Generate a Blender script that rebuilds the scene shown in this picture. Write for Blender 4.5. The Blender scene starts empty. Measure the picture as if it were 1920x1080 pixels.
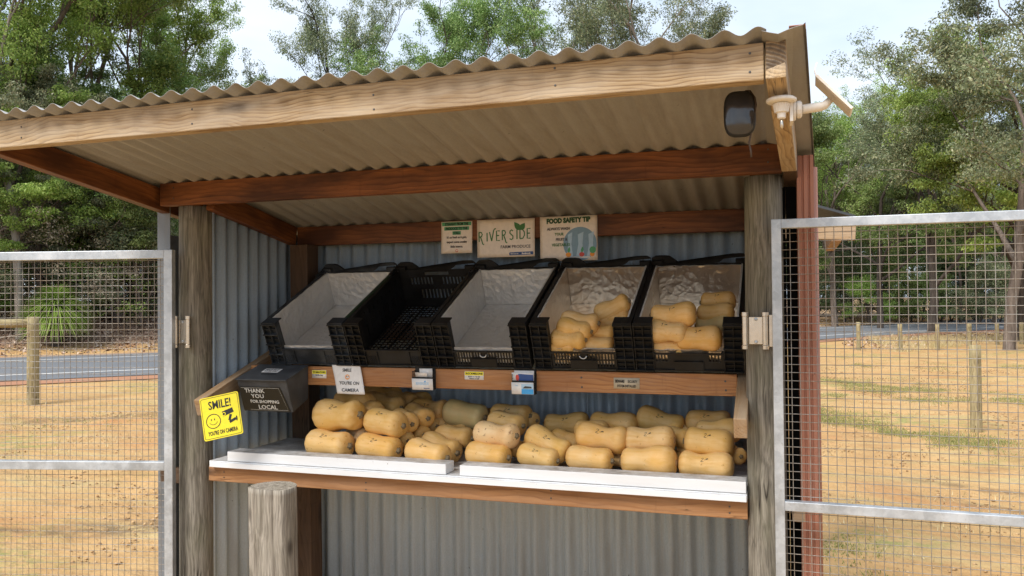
import bpy, bmesh, math, random
import numpy as np
from mathutils import Vector, Matrix, noise

C = bpy.context.scene.collection
R = math.radians
EYE = 1.55
# ------------------------------------------------------------------ camera
YAW, PITCH, ROLL, FOC = 0.31743, 0.01532, -0.00908, 1523.2
def cam_axes():
    cy, sy = math.cos(YAW), math.sin(YAW)
    f = Vector((-sy*math.cos(PITCH), cy*math.cos(PITCH), math.sin(PITCH)))
    rt = Vector((cy, sy, 0)); up = rt.cross(f)
    return (rt*math.cos(ROLL)+up*math.sin(ROLL), up*math.cos(ROLL)-rt*math.sin(ROLL), f)
RT, UP, FW = cam_axes()
cam = bpy.data.objects.new('camera', bpy.data.cameras.new('camera'))
C.objects.link(cam)
cam.matrix_world = Matrix((
    (RT.x, UP.x, -FW.x, 0), (RT.y, UP.y, -FW.y, 0), (RT.z, UP.z, -FW.z, EYE), (0, 0, 0, 1)))
cam.data.sensor_width = 36; cam.data.lens = 36*FOC/1920
cam.data.clip_start = 0.05; cam.data.clip_end = 2000
bpy.context.scene.camera = cam

# ------------------------------------------------------------------ world + sun
SUN_EL, SUN_AZ = R(52), R(205)           # azimuth measured clockwise from +Y
world = bpy.data.worlds.new('World'); bpy.context.scene.world = world
world.use_nodes = True
nt = world.node_tree; nt.nodes.clear()
def WN(t, **k):
    n = nt.nodes.new(t)
    for a, b in k.items(): setattr(n, a, b)
    return n
sky = WN('ShaderNodeTexSky', sky_type='NISHITA', sun_disc=False)
sky.sun_elevation = SUN_EL; sky.sun_rotation = SUN_AZ; sky.dust_density = 1.5
tc = WN('ShaderNodeTexCoord'); mp = WN('ShaderNodeMapping')
mp.inputs['Scale'].default_value = (1.0, 1.0, 2.6)
n1 = WN('ShaderNodeTexNoise'); n1.inputs['Scale'].default_value = 1.7; n1.inputs['Detail'].default_value = 6; n1.inputs['Roughness'].default_value = .52
rp = WN('ShaderNodeValToRGB'); rp.color_ramp.elements[0].position = .36; rp.color_ramp.elements[0].color = (.72, .72, .72, 1)
rp.color_ramp.elements[1].position = .62; rp.color_ramp.elements[1].color = (.97, .97, .97, 1)
n2 = WN('ShaderNodeTexNoise'); n2.inputs['Scale'].default_value = 2.6; n2.inputs['Detail'].default_value = 5
rp2 = WN('ShaderNodeValToRGB'); rp2.color_ramp.elements[0].position = .35; rp2.color_ramp.elements[0].color = (2.35, 2.95, 3.75, 1)
rp2.color_ramp.elements[1].position = .66; rp2.color_ramp.elements[1].color = (3.7, 4.05, 4.5, 1)
mx = WN('ShaderNodeMix', data_type='RGBA'); bg = WN('ShaderNodeBackground'); wo = WN('ShaderNodeOutputWorld')
L = nt.links.new
L(tc.outputs['Generated'], mp.inputs['Vector']); L(mp.outputs[0], n1.inputs['Vector']); L(mp.outputs[0], n2.inputs['Vector'])
L(n1.outputs['Fac'], rp.inputs[0]); L(n2.outputs['Fac'], rp2.inputs[0])
L(rp.outputs[0], mx.inputs[0]); L(sky.outputs[0], mx.inputs[6]); L(rp2.outputs[0], mx.inputs[7])
L(mx.outputs[2], bg.inputs['Color']); L(bg.outputs[0], wo.inputs['Surface'])
bg.inputs['Strength'].default_value = 0.14
sd = bpy.data.lights.new('sun', 'SUN'); sd.energy = 2.7; sd.angle = R(32); sd.color = (1.0, .95, .89)
sun = bpy.data.objects.new('sun', sd); C.objects.link(sun)
sdir = Vector((math.sin(SUN_AZ)*math.cos(SUN_EL), math.cos(SUN_AZ)*math.cos(SUN_EL), math.sin(SUN_EL)))
sun.rotation_euler = sdir.to_track_quat('Z', 'Y').to_euler(); sun.location = (0, -5, 12)
vs = bpy.context.scene.view_settings
vs.view_transform = 'Standard'; vs.look = 'None'; vs.exposure = 1.02; vs.gamma = 1; vs.use_curve_mapping = False

# ------------------------------------------------------------------ picture-to-world helper (returns a point on a real plane)
def ray(px, py): return FW + RT*((px-960)/FOC) - UP*((py-540)/FOC)
def at(px, py, y=None, x=None, z=None, d=None):
    r = ray(px, py)
    if y is not None: s = y/r.y
    elif x is not None: s = x/r.x
    elif z is not None: s = (z-EYE)/r.z
    else: s = d
    return Vector((r.x*s, r.y*s, r.z*s+EYE))
def hit(px, py, p0, n):
    r = ray(px, py); o = Vector((0, 0, EYE))
    return o + r*((p0-o).dot(n)/r.dot(n))

# ------------------------------------------------------------------ mesh builder
class MB:
    def __init__(s): s.v = []; s.f = []; s.mi = []; s.cur = 0
    def add(s, vs, fs):
        o = len(s.v); s.v += [tuple(v) for v in vs]; s.f += [tuple(i+o for i in f) for f in fs]; s.mi += [s.cur]*len(fs); return s
    def box(s, a, b, M=None):
        x0, y0, z0 = a; x1, y1, z1 = b
        vs = [Vector(p) for p in ((x0,y0,z0),(x1,y0,z0),(x1,y1,z0),(x0,y1,z0),(x0,y0,z1),(x1,y0,z1),(x1,y1,z1),(x0,y1,z1))]
        if M: vs = [M @ v for v in vs]
        return s.add(vs, [(0,3,2,1),(4,5,6,7),(0,1,5,4),(1,2,6,5),(2,3,7,6),(3,0,4,7)])
    def tube(s, pts, rad, n=8, cap=True):
        pts = [Vector(p) for p in pts]; k = len(pts)
        rad = list(rad) if hasattr(rad, '__len__') else [rad]*k
        rings = []; ref = None
        for i, p in enumerate(pts):
            d = (pts[min(i+1, k-1)]-pts[max(i-1, 0)]).normalized()
            if ref is None: ref = Vector((0,0,1)) if abs(d.z) < .9 else Vector((1,0,0))
            u = (ref - d*ref.dot(d)).normalized(); w = d.cross(u); ref = u
            rings.append([p+(u*math.cos(t)+w*math.sin(t))*rad[i] for t in [2*math.pi*j/n for j in range(n)]])
        vs = [v for r in rings for v in r]; fs = []
        for i in range(k-1):
            for j in range(n):
                a = i*n+j; b = i*n+(j+1) % n; fs.append((a, b, b+n, a+n))
        if cap: fs += [tuple(range(n-1, -1, -1)), tuple((k-1)*n+j for j in range(n))]
        return s.add(vs, fs)
    def lathe(s, prof, n=24, M=None):   # prof = [(r,z)]
        vs = []; fs = []; k = len(prof)
        for r, z in prof:
            for j in range(n):
                t = 2*math.pi*j/n; v = Vector((r*math.cos(t), r*math.sin(t), z)); vs.append(M @ v if M else v)
        for i in range(k-1):
            for j in range(n):
                a = i*n+j; b = i*n+(j+1) % n; fs.append((a, b, b+n, a+n))
        fs += [tuple(range(n-1, -1, -1)), tuple((k-1)*n+j for j in range(n))]
        return s.add(vs, fs)
    def poly(s, pts, z0, z1):
        n = len(pts)
        vs = [(x, y, z0) for x, y in pts]+[(x, y, z1) for x, y in pts]
        return s.add(vs, [tuple(range(n-1, -1, -1)), tuple(range(n, 2*n))]+[(i, (i+1) % n, n+(i+1) % n, n+i) for i in range(n)])
    def mesh(s, name, smooth=False):
        m = bpy.data.meshes.new(name); m.from_pydata(s.v, [], s.f)
        if any(s.mi): m.polygons.foreach_set('material_index', s.mi)
        if smooth: m.polygons.foreach_set('use_smooth', [True]*len(m.polygons))
        m.update(); return m
def npmesh(name, V, F, smooth=False):
    """V (n,3), F (m,k) numpy"""
    m = bpy.data.meshes.new(name); k = F.shape[1]
    m.vertices.add(len(V)); m.vertices.foreach_set('co', V.astype(np.float32).ravel())
    m.loops.add(F.size); m.loops.foreach_set('vertex_index', F.astype(np.int32).ravel())
    m.polygons.add(len(F)); m.polygons.foreach_set('loop_start', np.arange(len(F), dtype=np.int32)*k)
    if smooth: m.polygons.foreach_set('use_smooth', [True]*len(F))
    m.update(calc_edges=True); return m
def thing(name, label, cat, loc=(0,0,0), rot=(0,0,0), group=None):
    o = bpy.data.objects.new(name, None); C.objects.link(o); o.location = loc; o.rotation_euler = rot
    o.empty_display_size = .1; tag(o, label, cat, group); return o
def tag(o, label=None, cat=None, group=None, kind=None):
    if label: o['label'] = label
    if cat: o['category'] = cat
    if group: o['group'] = group
    if kind: o['kind'] = kind
    return o
def obj(name, me, mat, parent=None, loc=(0,0,0), rot=(0,0,0), bevel=0, world_loc=False, kind=None, label=None, segs=2):
    if isinstance(me, MB): me = me.mesh(name)
    o = bpy.data.objects.new(name, me); C.objects.link(o)
    mats = mat if isinstance(mat, (list, tuple)) else [mat]
    if not me.materials:
        for m in mats: me.materials.append(m)
    if parent is not None: o.parent = parent
    loc = Vector(loc)
    if parent is not None and world_loc: loc = loc - Vector(parent.location)
    o.location = loc; o.rotation_euler = rot
    if bevel:
        b = o.modifiers.new('bevel', 'BEVEL'); b.width = bevel; b.segments = segs; b.limit_method = 'ANGLE'; b.angle_limit = R(40)
    if kind: o['kind'] = kind
    if label: o['label'] = label
    return o
def copy_tree(o, parent=None):
    c = o.copy(); C.objects.link(c); c.parent = parent
    for ch in list(o.children): copy_tree(ch, c)
    return c

# ------------------------------------------------------------------ materials
def newmat(name):
    m = bpy.data.materials.new(name); m.use_nodes = True
    t = m.node_tree; t.nodes.clear()
    out = t.nodes.new('ShaderNodeOutputMaterial'); b = t.nodes.new('ShaderNodeBsdfPrincipled')
    t.links.new(b.outputs[0], out.inputs[0])
    class G: pass
    g = G(); g.m = m; g.t = t; g.b = b; g.out = out
    def N(ty, ins=None, **k):
        n = t.nodes.new(ty)
        for a, v in k.items(): setattr(n, a, v)
        for a, v in (ins or {}).items():
            if isinstance(v, bpy.types.NodeSocket): t.links.new(v, n.inputs[a])
            else: n.inputs[a].default_value = v
        return n
    def ramp(fac, stops, interp='LINEAR'):
        n = t.nodes.new('ShaderNodeValToRGB'); t.links.new(fac, n.inputs[0]); cr = n.color_ramp; cr.interpolation = interp
        while len(cr.elements) < len(stops): cr.elements.new(.5)
        for e, (p, c) in zip(cr.elements, stops):
            e.position = p; e.color = (c, c, c, 1) if not hasattr(c, '__len__') else (*c[:3], 1)
        return n.outputs[0]
    def mix(f, a, b_, mode='MIX'):
        n = t.nodes.new('ShaderNodeMix'); n.data_type = 'RGBA'; n.blend_type = mode
        for i, v in ((0, f), (6, a), (7, b_)):
            if isinstance(v, bpy.types.NodeSocket): t.links.new(v, n.inputs[i])
            elif i == 0: n.inputs[0].default_value = v
            else: n.inputs[i].default_value = (*v[:3], 1)
        return n.outputs[2]
    def coords(scale=(1,1,1), kind='Object', rnd=0.0):
        c = N('ShaderNodeTexCoord').outputs[kind]
        if rnd:
            oi = N('ShaderNodeObjectInfo'); mm = N('ShaderNodeMath', {0: oi.outputs['Random'], 1: rnd}, operation='MULTIPLY')
            cb = N('ShaderNodeCombineXYZ', {0: mm.outputs[0], 1: 0.0, 2: 0.0}); c = N('ShaderNodeVectorMath', {0: c, 1: cb.outputs[0]}, operation='ADD').outputs[0]
        return N('ShaderNodeMapping', {'Vector': c, 'Scale': scale}).outputs[0]
    def noise_(v, scale, detail=4, rough=.55, dist=0.0):
        return N('ShaderNodeTexNoise', {'Vector': v, 'Scale': scale, 'Detail': detail, 'Roughness': rough, 'Distortion': dist}).outputs['Fac']
    def bump(h, strength=.3, dist=.01, prev=None):
        n = N('ShaderNodeBump', {'Height': h, 'Strength': strength, 'Distance': dist})
        if prev is not None: t.links.new(prev, n.inputs['Normal'])
        t.links.new(n.outputs[0], b.inputs['Normal']); return n.outputs[0]
    def setb(**k):
        for a, v in k.items():
            a = {'color': 'Base Color', 'rough': 'Roughness', 'metal': 'Metallic', 'spec': 'Specular IOR Level'}.get(a, a)
            if isinstance(v, bpy.types.NodeSocket): t.links.new(v, b.inputs[a])
            elif a == 'Base Color': b.inputs[a].default_value = (*v[:3], 1)
            else: b.inputs[a].default_value = v
    g.N, g.ramp, g.mix, g.coords, g.noise, g.bump, g.setb = N, ramp, mix, coords, noise_, bump, setb
    return g
def flat(name, col, rough=.6, metal=0, spec=.4):
    g = newmat(name); v = g.coords(); n = g.noise(v, 60, 3)
    g.setb(color=g.mix(n, [c*.82 for c in col], [min(1, c*1.12) for c in col]), rough=rough, metal=metal, spec=spec); return g.m
def sawn_wood(name, dark, mid, light, stain=None, weather=0.0, wcol=(.42,.38,.31), rings=1.0, rough=.62, lines=.0, st=.55):
    """board running along its own X axis"""
    g = newmat(name); N = g.N
    v = g.coords((1,1,1), rnd=37.0)
    warp = N('ShaderNodeTexNoise', {'Vector': N('ShaderNodeMapping', {'Vector': v, 'Scale': (2.2, 5, 5)}).outputs[0], 'Scale': 1.0, 'Detail': 3})
    off = N('ShaderNodeVectorMath', {0: warp.outputs['Color'], 1: (.5,.5,.5)}, operation='SUBTRACT')
    off = N('ShaderNodeVectorMath', {0: off.outputs[0], 'Scale': .11}, operation='SCALE')
    p = N('ShaderNodeVectorMath', {0: v, 1: off.outputs[0]}, operation='ADD').outputs[0]
    pm = N('ShaderNodeMapping', {'Vector': p, 'Location': (0, .045, -.075), 'Scale': (.0001, 1, 1)}).outputs[0]
    wv = N('ShaderNodeTexWave', {'Vector': pm, 'Scale': 30*rings, 'Distortion': 2.2, 'Detail': 2, 'Detail Scale': 1.5}, wave_type='RINGS', rings_direction='X', wave_profile='SAW').outputs['Fac']
    fib = g.noise(N('ShaderNodeMapping', {'Vector': v, 'Scale': (5, 260, 260)}).outputs[0], 1.0, 3, .6)
    big = g.noise(N('ShaderNodeMapping', {'Vector': v, 'Scale': (2.2, 9, 9)}).outputs[0], 1.0, 4, .6)
    wfac = g.noise(N('ShaderNodeMapping', {'Vector': v, 'Scale': (1.3, 14, 14), 'Location': (7, 0, 0)}).outputs[0], 1.0, 4, .6)
    col = g.mix(g.ramp(wfac, [(.35, .15+.5*lines), (.65, .95)]), mid, g.ramp(wv, [(0, light), (.6, mid), (.88, dark), (1, mid)]))
    drip = g.noise(N('ShaderNodeMapping', {'Vector': v, 'Scale': (22, .5, 2.5)}).outputs[0], 1.0, 4, .7)
    col = g.mix(g.ramp(drip, [(.58, 0), (.72, .45)]), col, [c*.6 for c in dark]); col = g.mix(g.ramp(drip, [(.28, .35), (.4, 0)]), col, light)
    col = g.mix(g.ramp(fib, [(.3, .35), (.7, 0)]), col, dark)
    col = g.mix(g.ramp(big, [(.38, st), (.62, 0)]), col, dark if stain is None else stain)
    vor = N('ShaderNodeTexVoronoi', {'Vector': N('ShaderNodeMapping', {'Vector': v, 'Scale': (2.4, 9, 9)}).outputs[0], 'Scale': 1.0, 'Randomness': 1.0}).outputs['Distance']
    knot = g.ramp(vor, [(.05, 1), (.13, .55), (.2, 0)])
    col = g.mix(knot, col, [c*.45 for c in dark])
    if weather:
        w = g.noise(N('ShaderNodeMapping', {'Vector': v, 'Scale': (4, 30, 30)}).outputs[0], 1.0, 5, .65)
        col = g.mix(g.ramp(w, [(.35, 0), (.65, weather)]), col, wcol)
    # nail marks and drying cracks
    cr = g.noise(N('ShaderNodeMapping', {'Vector': v, 'Scale': (3, 90, 90), 'Location': (4, 2, 1)}).outputs[0], 1.0, 2, .5, .4)
    ck = g.ramp(cr, [(.485, 0), (.5, 1), (.515, 0)]); gate = g.ramp(big, [(.55, 0), (.62, .8)])
    ckm = g.N('ShaderNodeMath', {0: ck, 1: gate}, operation='MULTIPLY').outputs[0]
    col = g.mix(ckm, col, [c*.25 for c in dark])
    g.setb(color=col, rough=rough, spec=.3)
    b1 = g.bump(fib, .25, .002); b2 = g.bump(wv, .15, .002, b1); g.bump(ckm, -.6, .003, b2)
    return g.m
def post_wood(name, a, bcol, c, green=0.3):
    """round or split post running along its own Z axis"""
    g = newmat(name); N = g.N; v = g.coords((1,1,1), rnd=11.0)
    warp = N('ShaderNodeTexNoise', {'Vector': N('ShaderNodeMapping', {'Vector': v, 'Scale': (6, 6, 2.2)}).outputs[0], 'Scale': 1.0, 'Detail': 3})
    off = N('ShaderNodeVectorMath', {0: warp.outputs['Color'], 'Scale': .06}, operation='SCALE')
    p = N('ShaderNodeVectorMath', {0: v, 1: off.outputs[0]}, operation='ADD').outputs[0]
    f1 = g.noise(N('ShaderNodeMapping', {'Vector': p, 'Scale': (55, 55, 2.2)}).outputs[0], 1.0, 5, .65)
    f2 = g.noise(N('ShaderNodeMapping', {'Vector': p, 'Scale': (220, 220, 7)}).outputs[0], 1.0, 3, .6)
    big = g.noise(N('ShaderNodeMapping', {'Vector': v, 'Scale': (7, 7, 3)}).outputs[0], 1.0, 4, .6)
    col = g.ramp(f1, [(.3, a), (.5, bcol), (.72, c)])
    col = g.mix(g.ramp(f2, [(.35, .6), (.6, 0)]), col, [x*.5 for x in a])
    col = g.mix(g.ramp(big, [(.45, 0), (.7, green)]), col, (.20, .20, .12))
    wob = N('ShaderNodeMapping', {'Vector': p, 'Scale': (16, 16, .7), 'Location': (3, 1, 0)}).outputs[0]
    ck = g.ramp(g.noise(wob, 1.0, 2, .5, .3), [(.488, 0), (.5, 1), (.512, 0)])
    gate = g.ramp(g.noise(v, 2.3, 2), [(.5, 0), (.56, 1)])
    ckm = g.N('ShaderNodeMath', {0: ck, 1: gate}, operation='MULTIPLY').outputs[0]
    col = g.mix(ckm, col, (.03, .025, .02))
    vor = N('ShaderNodeTexVoronoi', {'Vector': N('ShaderNodeMapping', {'Vector': v, 'Scale': (9, 9, 4.2)}).outputs[0], 'Scale': 1.0}).outputs['Distance']
    col = g.mix(g.ramp(vor, [(.04, .9), (.09, .6), (.16, 0)]), col, [x*.55 for x in a])
    g.setb(color=col, rough=.85, spec=.2)
    b1 = g.bump(f1, .5, .006); b2 = g.bump(f2, .4, .002, b1); g.bump(ckm, -.9, .006, b2)
    return g.m
def painted_steel(name, col, rough=.38, dirt=.35, dirtc=(.25,.2,.15), metal=0.0, axis=2):
    g = newmat(name); v = g.coords((1,1,1), rnd=5.0)
    sc = [22, 22, 22]; sc[axis] = 1.6
    st = g.noise(g.N('ShaderNodeMapping', {'Vector': v, 'Scale': tuple(sc)}).outputs[0], 1.0, 5, .65)
    fine = g.noise(v, 160, 3); sp = g.noise(v, 42, 2)
    c = g.mix(g.ramp(st, [(.45, 0), (.75, dirt)]), col, dirtc)
    c = g.mix(g.ramp(sp, [(.74, 0), (.78, .75)]), c, [x*.3 for x in dirtc])
    c = g.mix(g.ramp(fine, [(.4, .10), (.6, 0)]), c, (.1,.1,.1))
    g.setb(color=c, rough=g.ramp(st, [(.3, rough), (.7, rough+.25)]), metal=metal, spec=.5)
    g.bump(fine, .06, .001); return g.m

M = {}
M['fascia'] = sawn_wood('weathered pine', (.15,.085,.04), (.47,.32,.16), (.60,.45,.27), weather=.45, wcol=(.55,.47,.36), rings=1.15, lines=1.0)
M['red_wood'] = sawn_wood('oiled red pine', (.11,.035,.012), (.235,.083,.026), (.33,.125,.038), stain=(.050,.017,.008), st=.9, rings=.6, rough=.5)
M['beam_wood'] = sawn_wood('orange pine', (.22,.080,.022), (.47,.21,.066), (.58,.29,.10), stain=(.24,.085,.025), weather=.15, rings=.8, rough=.5)
M['rail_wood'] = sawn_wood('rail pine', (.20,.085,.03), (.39,.19,.075), (.47,.25,.11), weather=.1, rings=.55)
M['arm_wood'] = sawn_wood('arm pine', (.22,.12,.055), (.38,.24,.12), (.47,.32,.18), weather=.5, wcol=(.42,.34,.25))
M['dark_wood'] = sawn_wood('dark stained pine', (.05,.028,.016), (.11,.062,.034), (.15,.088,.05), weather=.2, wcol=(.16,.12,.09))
M['post'] = post_wood('weathered log', (.085,.075,.058), (.23,.205,.165), (.36,.33,.275), .38)
M['stump'] = post_wood('silvered split timber', (.11,.09,.07), (.29,.255,.21), (.44,.40,.34), .15)
M['treated'] = post_wood('treated pine post', (.20,.155,.075), (.34,.275,.15), (.46,.385,.22), .3)
M['beige_steel'] = painted_steel('beige painted steel', (.31,.305,.30), .30, .4, (.16,.12,.085), axis=1)
M['grey_steel'] = painted_steel('blue grey painted steel', (.43,.53,.62), .17, .45, (.20,.17,.13))
M['flash_grey'] = painted_steel('grey flashing steel', (.19,.205,.22), .45, .3)
M['red_steel'] = painted_steel('terracotta painted steel', (.40,.165,.10), .45, .3, (.25,.12,.08))
M['dark_steel'] = painted_steel('charcoal painted steel', (.03,.035,.04), .5, .2, (.02,.02,.02))
M['gap_shade'] = flat('black gap shade', (.008,.008,.008), .8, spec=.1)  # near black, stands in for shade inside the wall gap
def galv():
    g = newmat('galvanised steel'); v = g.coords((1,1,1), rnd=3)
    vo = g.N('ShaderNodeTexVoronoi', {'Vector': v, 'Scale': 55.0}).outputs['Color']; n = g.noise(v, 9, 6, .7); n2 = g.noise(v, 90, 4, .7)
    c = g.mix(g.ramp(n, [(.4, 0), (.65, .8)]), (.40,.43,.46), (.62,.65,.68)); vb = g.N('ShaderNodeRGBToBW', {0: vo}).outputs[0]; c = g.mix(.10, c, vb, 'OVERLAY')
    c = g.mix(g.ramp(n2, [(.62, 0), (.72, .5)]), c, (.30,.25,.2))
    g.setb(color=c, rough=g.ramp(n, [(.3,.32),(.7,.6)]), metal=.55); g.bump(n2, .15, .001); return g.m
M['galv'] = galv()
def wire():
    g = newmat('welded wire'); v = g.coords(); n = g.noise(v, 5, 4, .7); n2 = g.noise(v, 60, 3)
    c = g.mix(g.ramp(n, [(.42, 0), (.66, .8)]), (.36,.34,.31), (.27,.19,.11)); g.setb(color=g.mix(g.ramp(n2,[(.4,.4),(.6,0)]), c, (.12,.09,.07)), rough=.5, metal=.35); return g.m
M['wire'] = wire()
M['chrome'] = flat('nickel plated steel', (.66,.60,.52), .27, .9)
M['white_paint'] = None
def whitepaint():
    g = newmat('white gloss paint'); v = g.coords(rnd=9); n = g.noise(v, 14, 6, .7); n2 = g.noise(v, 70, 4, .7); n3 = g.noise(g.N('ShaderNodeMapping', {'Vector': v, 'Scale': (3, 20, 20)}).outputs[0], 1.0, 5, .6)
    geo = g.N('ShaderNodeNewGeometry'); up = g.N('ShaderNodeSeparateXYZ', {0: geo.outputs['Normal']}).outputs['Z']
    c = g.mix(g.ramp(n3, [(.4, 0), (.75, .35)]), (.74,.76,.78), (.55,.52,.47))
    worn = g.N('ShaderNodeMath', {0: g.ramp(up, [(.4, 0), (.8, 1)]), 1: g.ramp(n, [(.35, .15), (.65, .75)])}, operation='MULTIPLY').outputs[0]
    c = g.mix(worn, c, (.20,.165,.13)); c = g.mix(g.ramp(n2, [(.70, 0), (.73, .8)]), c, (.16,.11,.07))
    g.setb(color=c, rough=.5); g.bump(n2, .12, .001); return g.m
M['white_paint'] = whitepaint()
def plastic(name, col, dust=.25):
    g = newmat(name); v = g.coords(rnd=4); n = g.noise(v, 12, 5, .65); n2 = g.noise(v, 120, 3)
    c = g.mix(g.ramp(n, [(.42, 0), (.75, dust)]), col, (.12,.13,.14))
    g.setb(color=c, rough=g.ramp(n, [(.3,.42),(.7,.65)]), spec=.35); g.bump(n2, .08, .001); return g.m
M['crate'] = plastic('black crate plastic', (.006,.006,.0065), .12)
M['crate_grey'] = plastic('dusty black crate plastic', (.014,.017,.021), .45)
M['crate_green'] = plastic('dark green crate plastic', (.012,.035,.014), .1)
M['box_grey'] = plastic('charcoal cash box enamel', (.042,.044,.048), .6)
def foil(name, col, metal, rough, wr):
    g = newmat(name); v = g.coords(rnd=8); a = g.noise(v, 30, 5, .6, 1.2); b_ = g.noise(v, 110, 3, .6, .5); big = g.noise(v, 7, 4, .6)
    wv = g.N('ShaderNodeVectorMath', {0: v, 1: g.N('ShaderNodeVectorMath', {0: g.N('ShaderNodeTexNoise', {'Vector': v, 'Scale': 14.0}).outputs['Color'], 'Scale': .05}, operation='SCALE').outputs[0]}, operation='ADD').outputs[0]
    cr1 = g.N('ShaderNodeTexVoronoi', {'Vector': wv, 'Scale': 34.0}, feature='F1').outputs['Distance']; cr2 = g.N('ShaderNodeTexVoronoi', {'Vector': wv, 'Scale': 85.0}, feature='F1').outputs['Distance']
    c = g.mix(g.ramp(big, [(.4, 0), (.7, .4)]), col, [x*.75 for x in col]); c = g.mix(g.ramp(b_, [(.66, 0), (.74, .5)]), c, (.30,.22,.14))
    g.setb(color=c, metal=metal, rough=g.ramp(big, [(.3, rough), (.7, rough+.12)]))
    b1 = g.bump(cr1, wr, .018); b2 = g.bump(cr2, wr*.7, .006, b1); g.bump(a, wr*.6, .008, b2); return g.m
M['foil_shiny'] = foil('crinkled bright foil', (.84,.74,.62), .95, .26, .17)
M['foil_dull'] = foil('scuffed dull foil', (.72,.71,.69), .55, .42, .34)
M['foam_edge'] = flat('white foam edge', (.62,.58,.52), .9)
def skin():
    g = newmat('butternut skin'); v = g.coords(rnd=6); oi = g.N('ShaderNodeObjectInfo').outputs['Random']
    base = g.ramp(oi, [(0, (.76,.50,.25)), (.3, (.72,.46,.22)), (.55, (.80,.55,.29)), (.8, (.70,.47,.22)), (1, (.76,.54,.31))])
    n = g.noise(v, 13, 5, .6); n2 = g.noise(v, 190, 3, .6); st = g.noise(g.N('ShaderNodeMapping', {'Vector': v, 'Scale': (6, 70, 70)}).outputs[0], 1.0, 3)
    c = g.mix(g.ramp(n, [(.38, 0), (.7, .5)]), base, (.80,.62,.40)); c = g.mix(g.ramp(st, [(.45, 0), (.7, .5)]), c, (.62,.38,.14))
    sp = g.noise(v, 48, 4, .7); c = g.mix(g.ramp(sp, [(.64, 0), (.70, .7)]), c, (.30,.15,.055)); endx = g.N('ShaderNodeMath', {0: g.N('ShaderNodeSeparateXYZ', {0: g.N('ShaderNodeTexCoord').outputs['Object']}).outputs['X']}, operation='ABSOLUTE').outputs[0]; c = g.mix(g.ramp(g.N('ShaderNodeMath', {0: endx, 1: 8.0}, operation='MULTIPLY').outputs[0], [(.55, 0), (.82, .45)]), c, (.52,.30,.12))
    sc = g.noise(v, 20, 6, .8, 1.5); c = g.mix(g.ramp(sc, [(.70, 0), (.72, .6)]), c, (.36,.22,.11))
    c = g.N('ShaderNodeHueSaturation', {'Color': c, 'Saturation': 1.20, 'Value': 1.0}).outputs[0]; g.setb(color=c, rough=.52, spec=.32); g.b.inputs['Subsurface Weight'].default_value = .04; g.b.inputs['Subsurface Radius'].default_value = (.01,.005,.002)
    b1 = g.bump(n2, .06, .001); g.bump(sp, .12, .003, b1); return g.m
M['skin'] = skin()
def skin2(name, c0, c1, spots):
    g = newmat(name); v = g.coords(rnd=6); n = g.noise(v, 14, 5, .6); st = g.noise(g.N('ShaderNodeMapping', {'Vector': v, 'Scale': (5, 60, 60)}).outputs[0], 1.0, 3)
    c = g.mix(g.ramp(n, [(.35, 0), (.65, 1)]), c0, c1); c = g.mix(g.ramp(st, [(.5, 0), (.7, .4)]), c, [x*.8 for x in c0])
    sp = g.noise(v, 55, 4, .7); c = g.mix(g.ramp(sp, [(spots, 0), (spots+.06, .8)]), c, (.28,.14,.06)); g.setb(color=c, rough=.5, spec=.4); g.bump(sp, .25, .003); return g.m
M['skin_green'] = skin2('greenish butternut skin', (.70,.50,.22), (.58,.47,.21), .7)
M['skin_rough'] = skin2('pitted butternut skin', (.74,.47,.22), (.76,.54,.28), .60)
M['stem'] = flat('dry corky stem', (.20,.15,.085), .9)
M['scar'] = flat('corky blossom scar', (.34,.20,.09), .9)
M['ink'] = flat('black marker ink', (.012,.012,.014), .6)
M['paper'] = flat('white paper', (.78,.77,.76), .55)
M['cream'] = flat('cream laminated paper', (.80,.69,.58), .28, spec=.6)
M['beige_label'] = flat('beige sticker', (.52,.45,.33), .5)
M['green_ink'] = flat('green print', (.06,.20,.06), .5)
M['green_band'] = flat('green highlight print', (.09,.36,.17), .5)
M['grey_ink'] = flat('dark grey print', (.06,.06,.065), .5)
M['blue_ink'] = flat('navy print', (.035,.09,.28), .5)
M['mid_blue'] = flat('blue print', (.06,.36,.75), .5)
M['pale_blue'] = flat('pale blue print', (.42,.60,.78), .45)
M['slate_blue'] = flat('slate blue print', (.22,.36,.50), .45)
M['red_ink'] = flat('red print', (.62,.08,.06), .5)
M['orange_ink'] = flat('orange print', (.85,.33,.04), .5)
M['yellow'] = flat('yellow print', (.88,.76,.04), .45)
M['yellow_sign'] = flat('yellow sign plastic', (.84,.70,.015), .32, spec=.5)
M['chalk'] = flat('chalk lettering', (.62,.61,.57), .9)
M['chalkboard'] = flat('dark chalk panel', (.018,.016,.011), .5)
M['white_plastic'] = flat('aged white plastic', (.76,.71,.64), .45)
M['glass_dark'] = flat('smoked lens', (.035,.035,.04), .12, spec=.7)
M['rubber'] = flat('brown cable', (.07,.045,.03), .6)
M['cell'] = flat('solar cell', (.015,.02,.04), .2)

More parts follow.
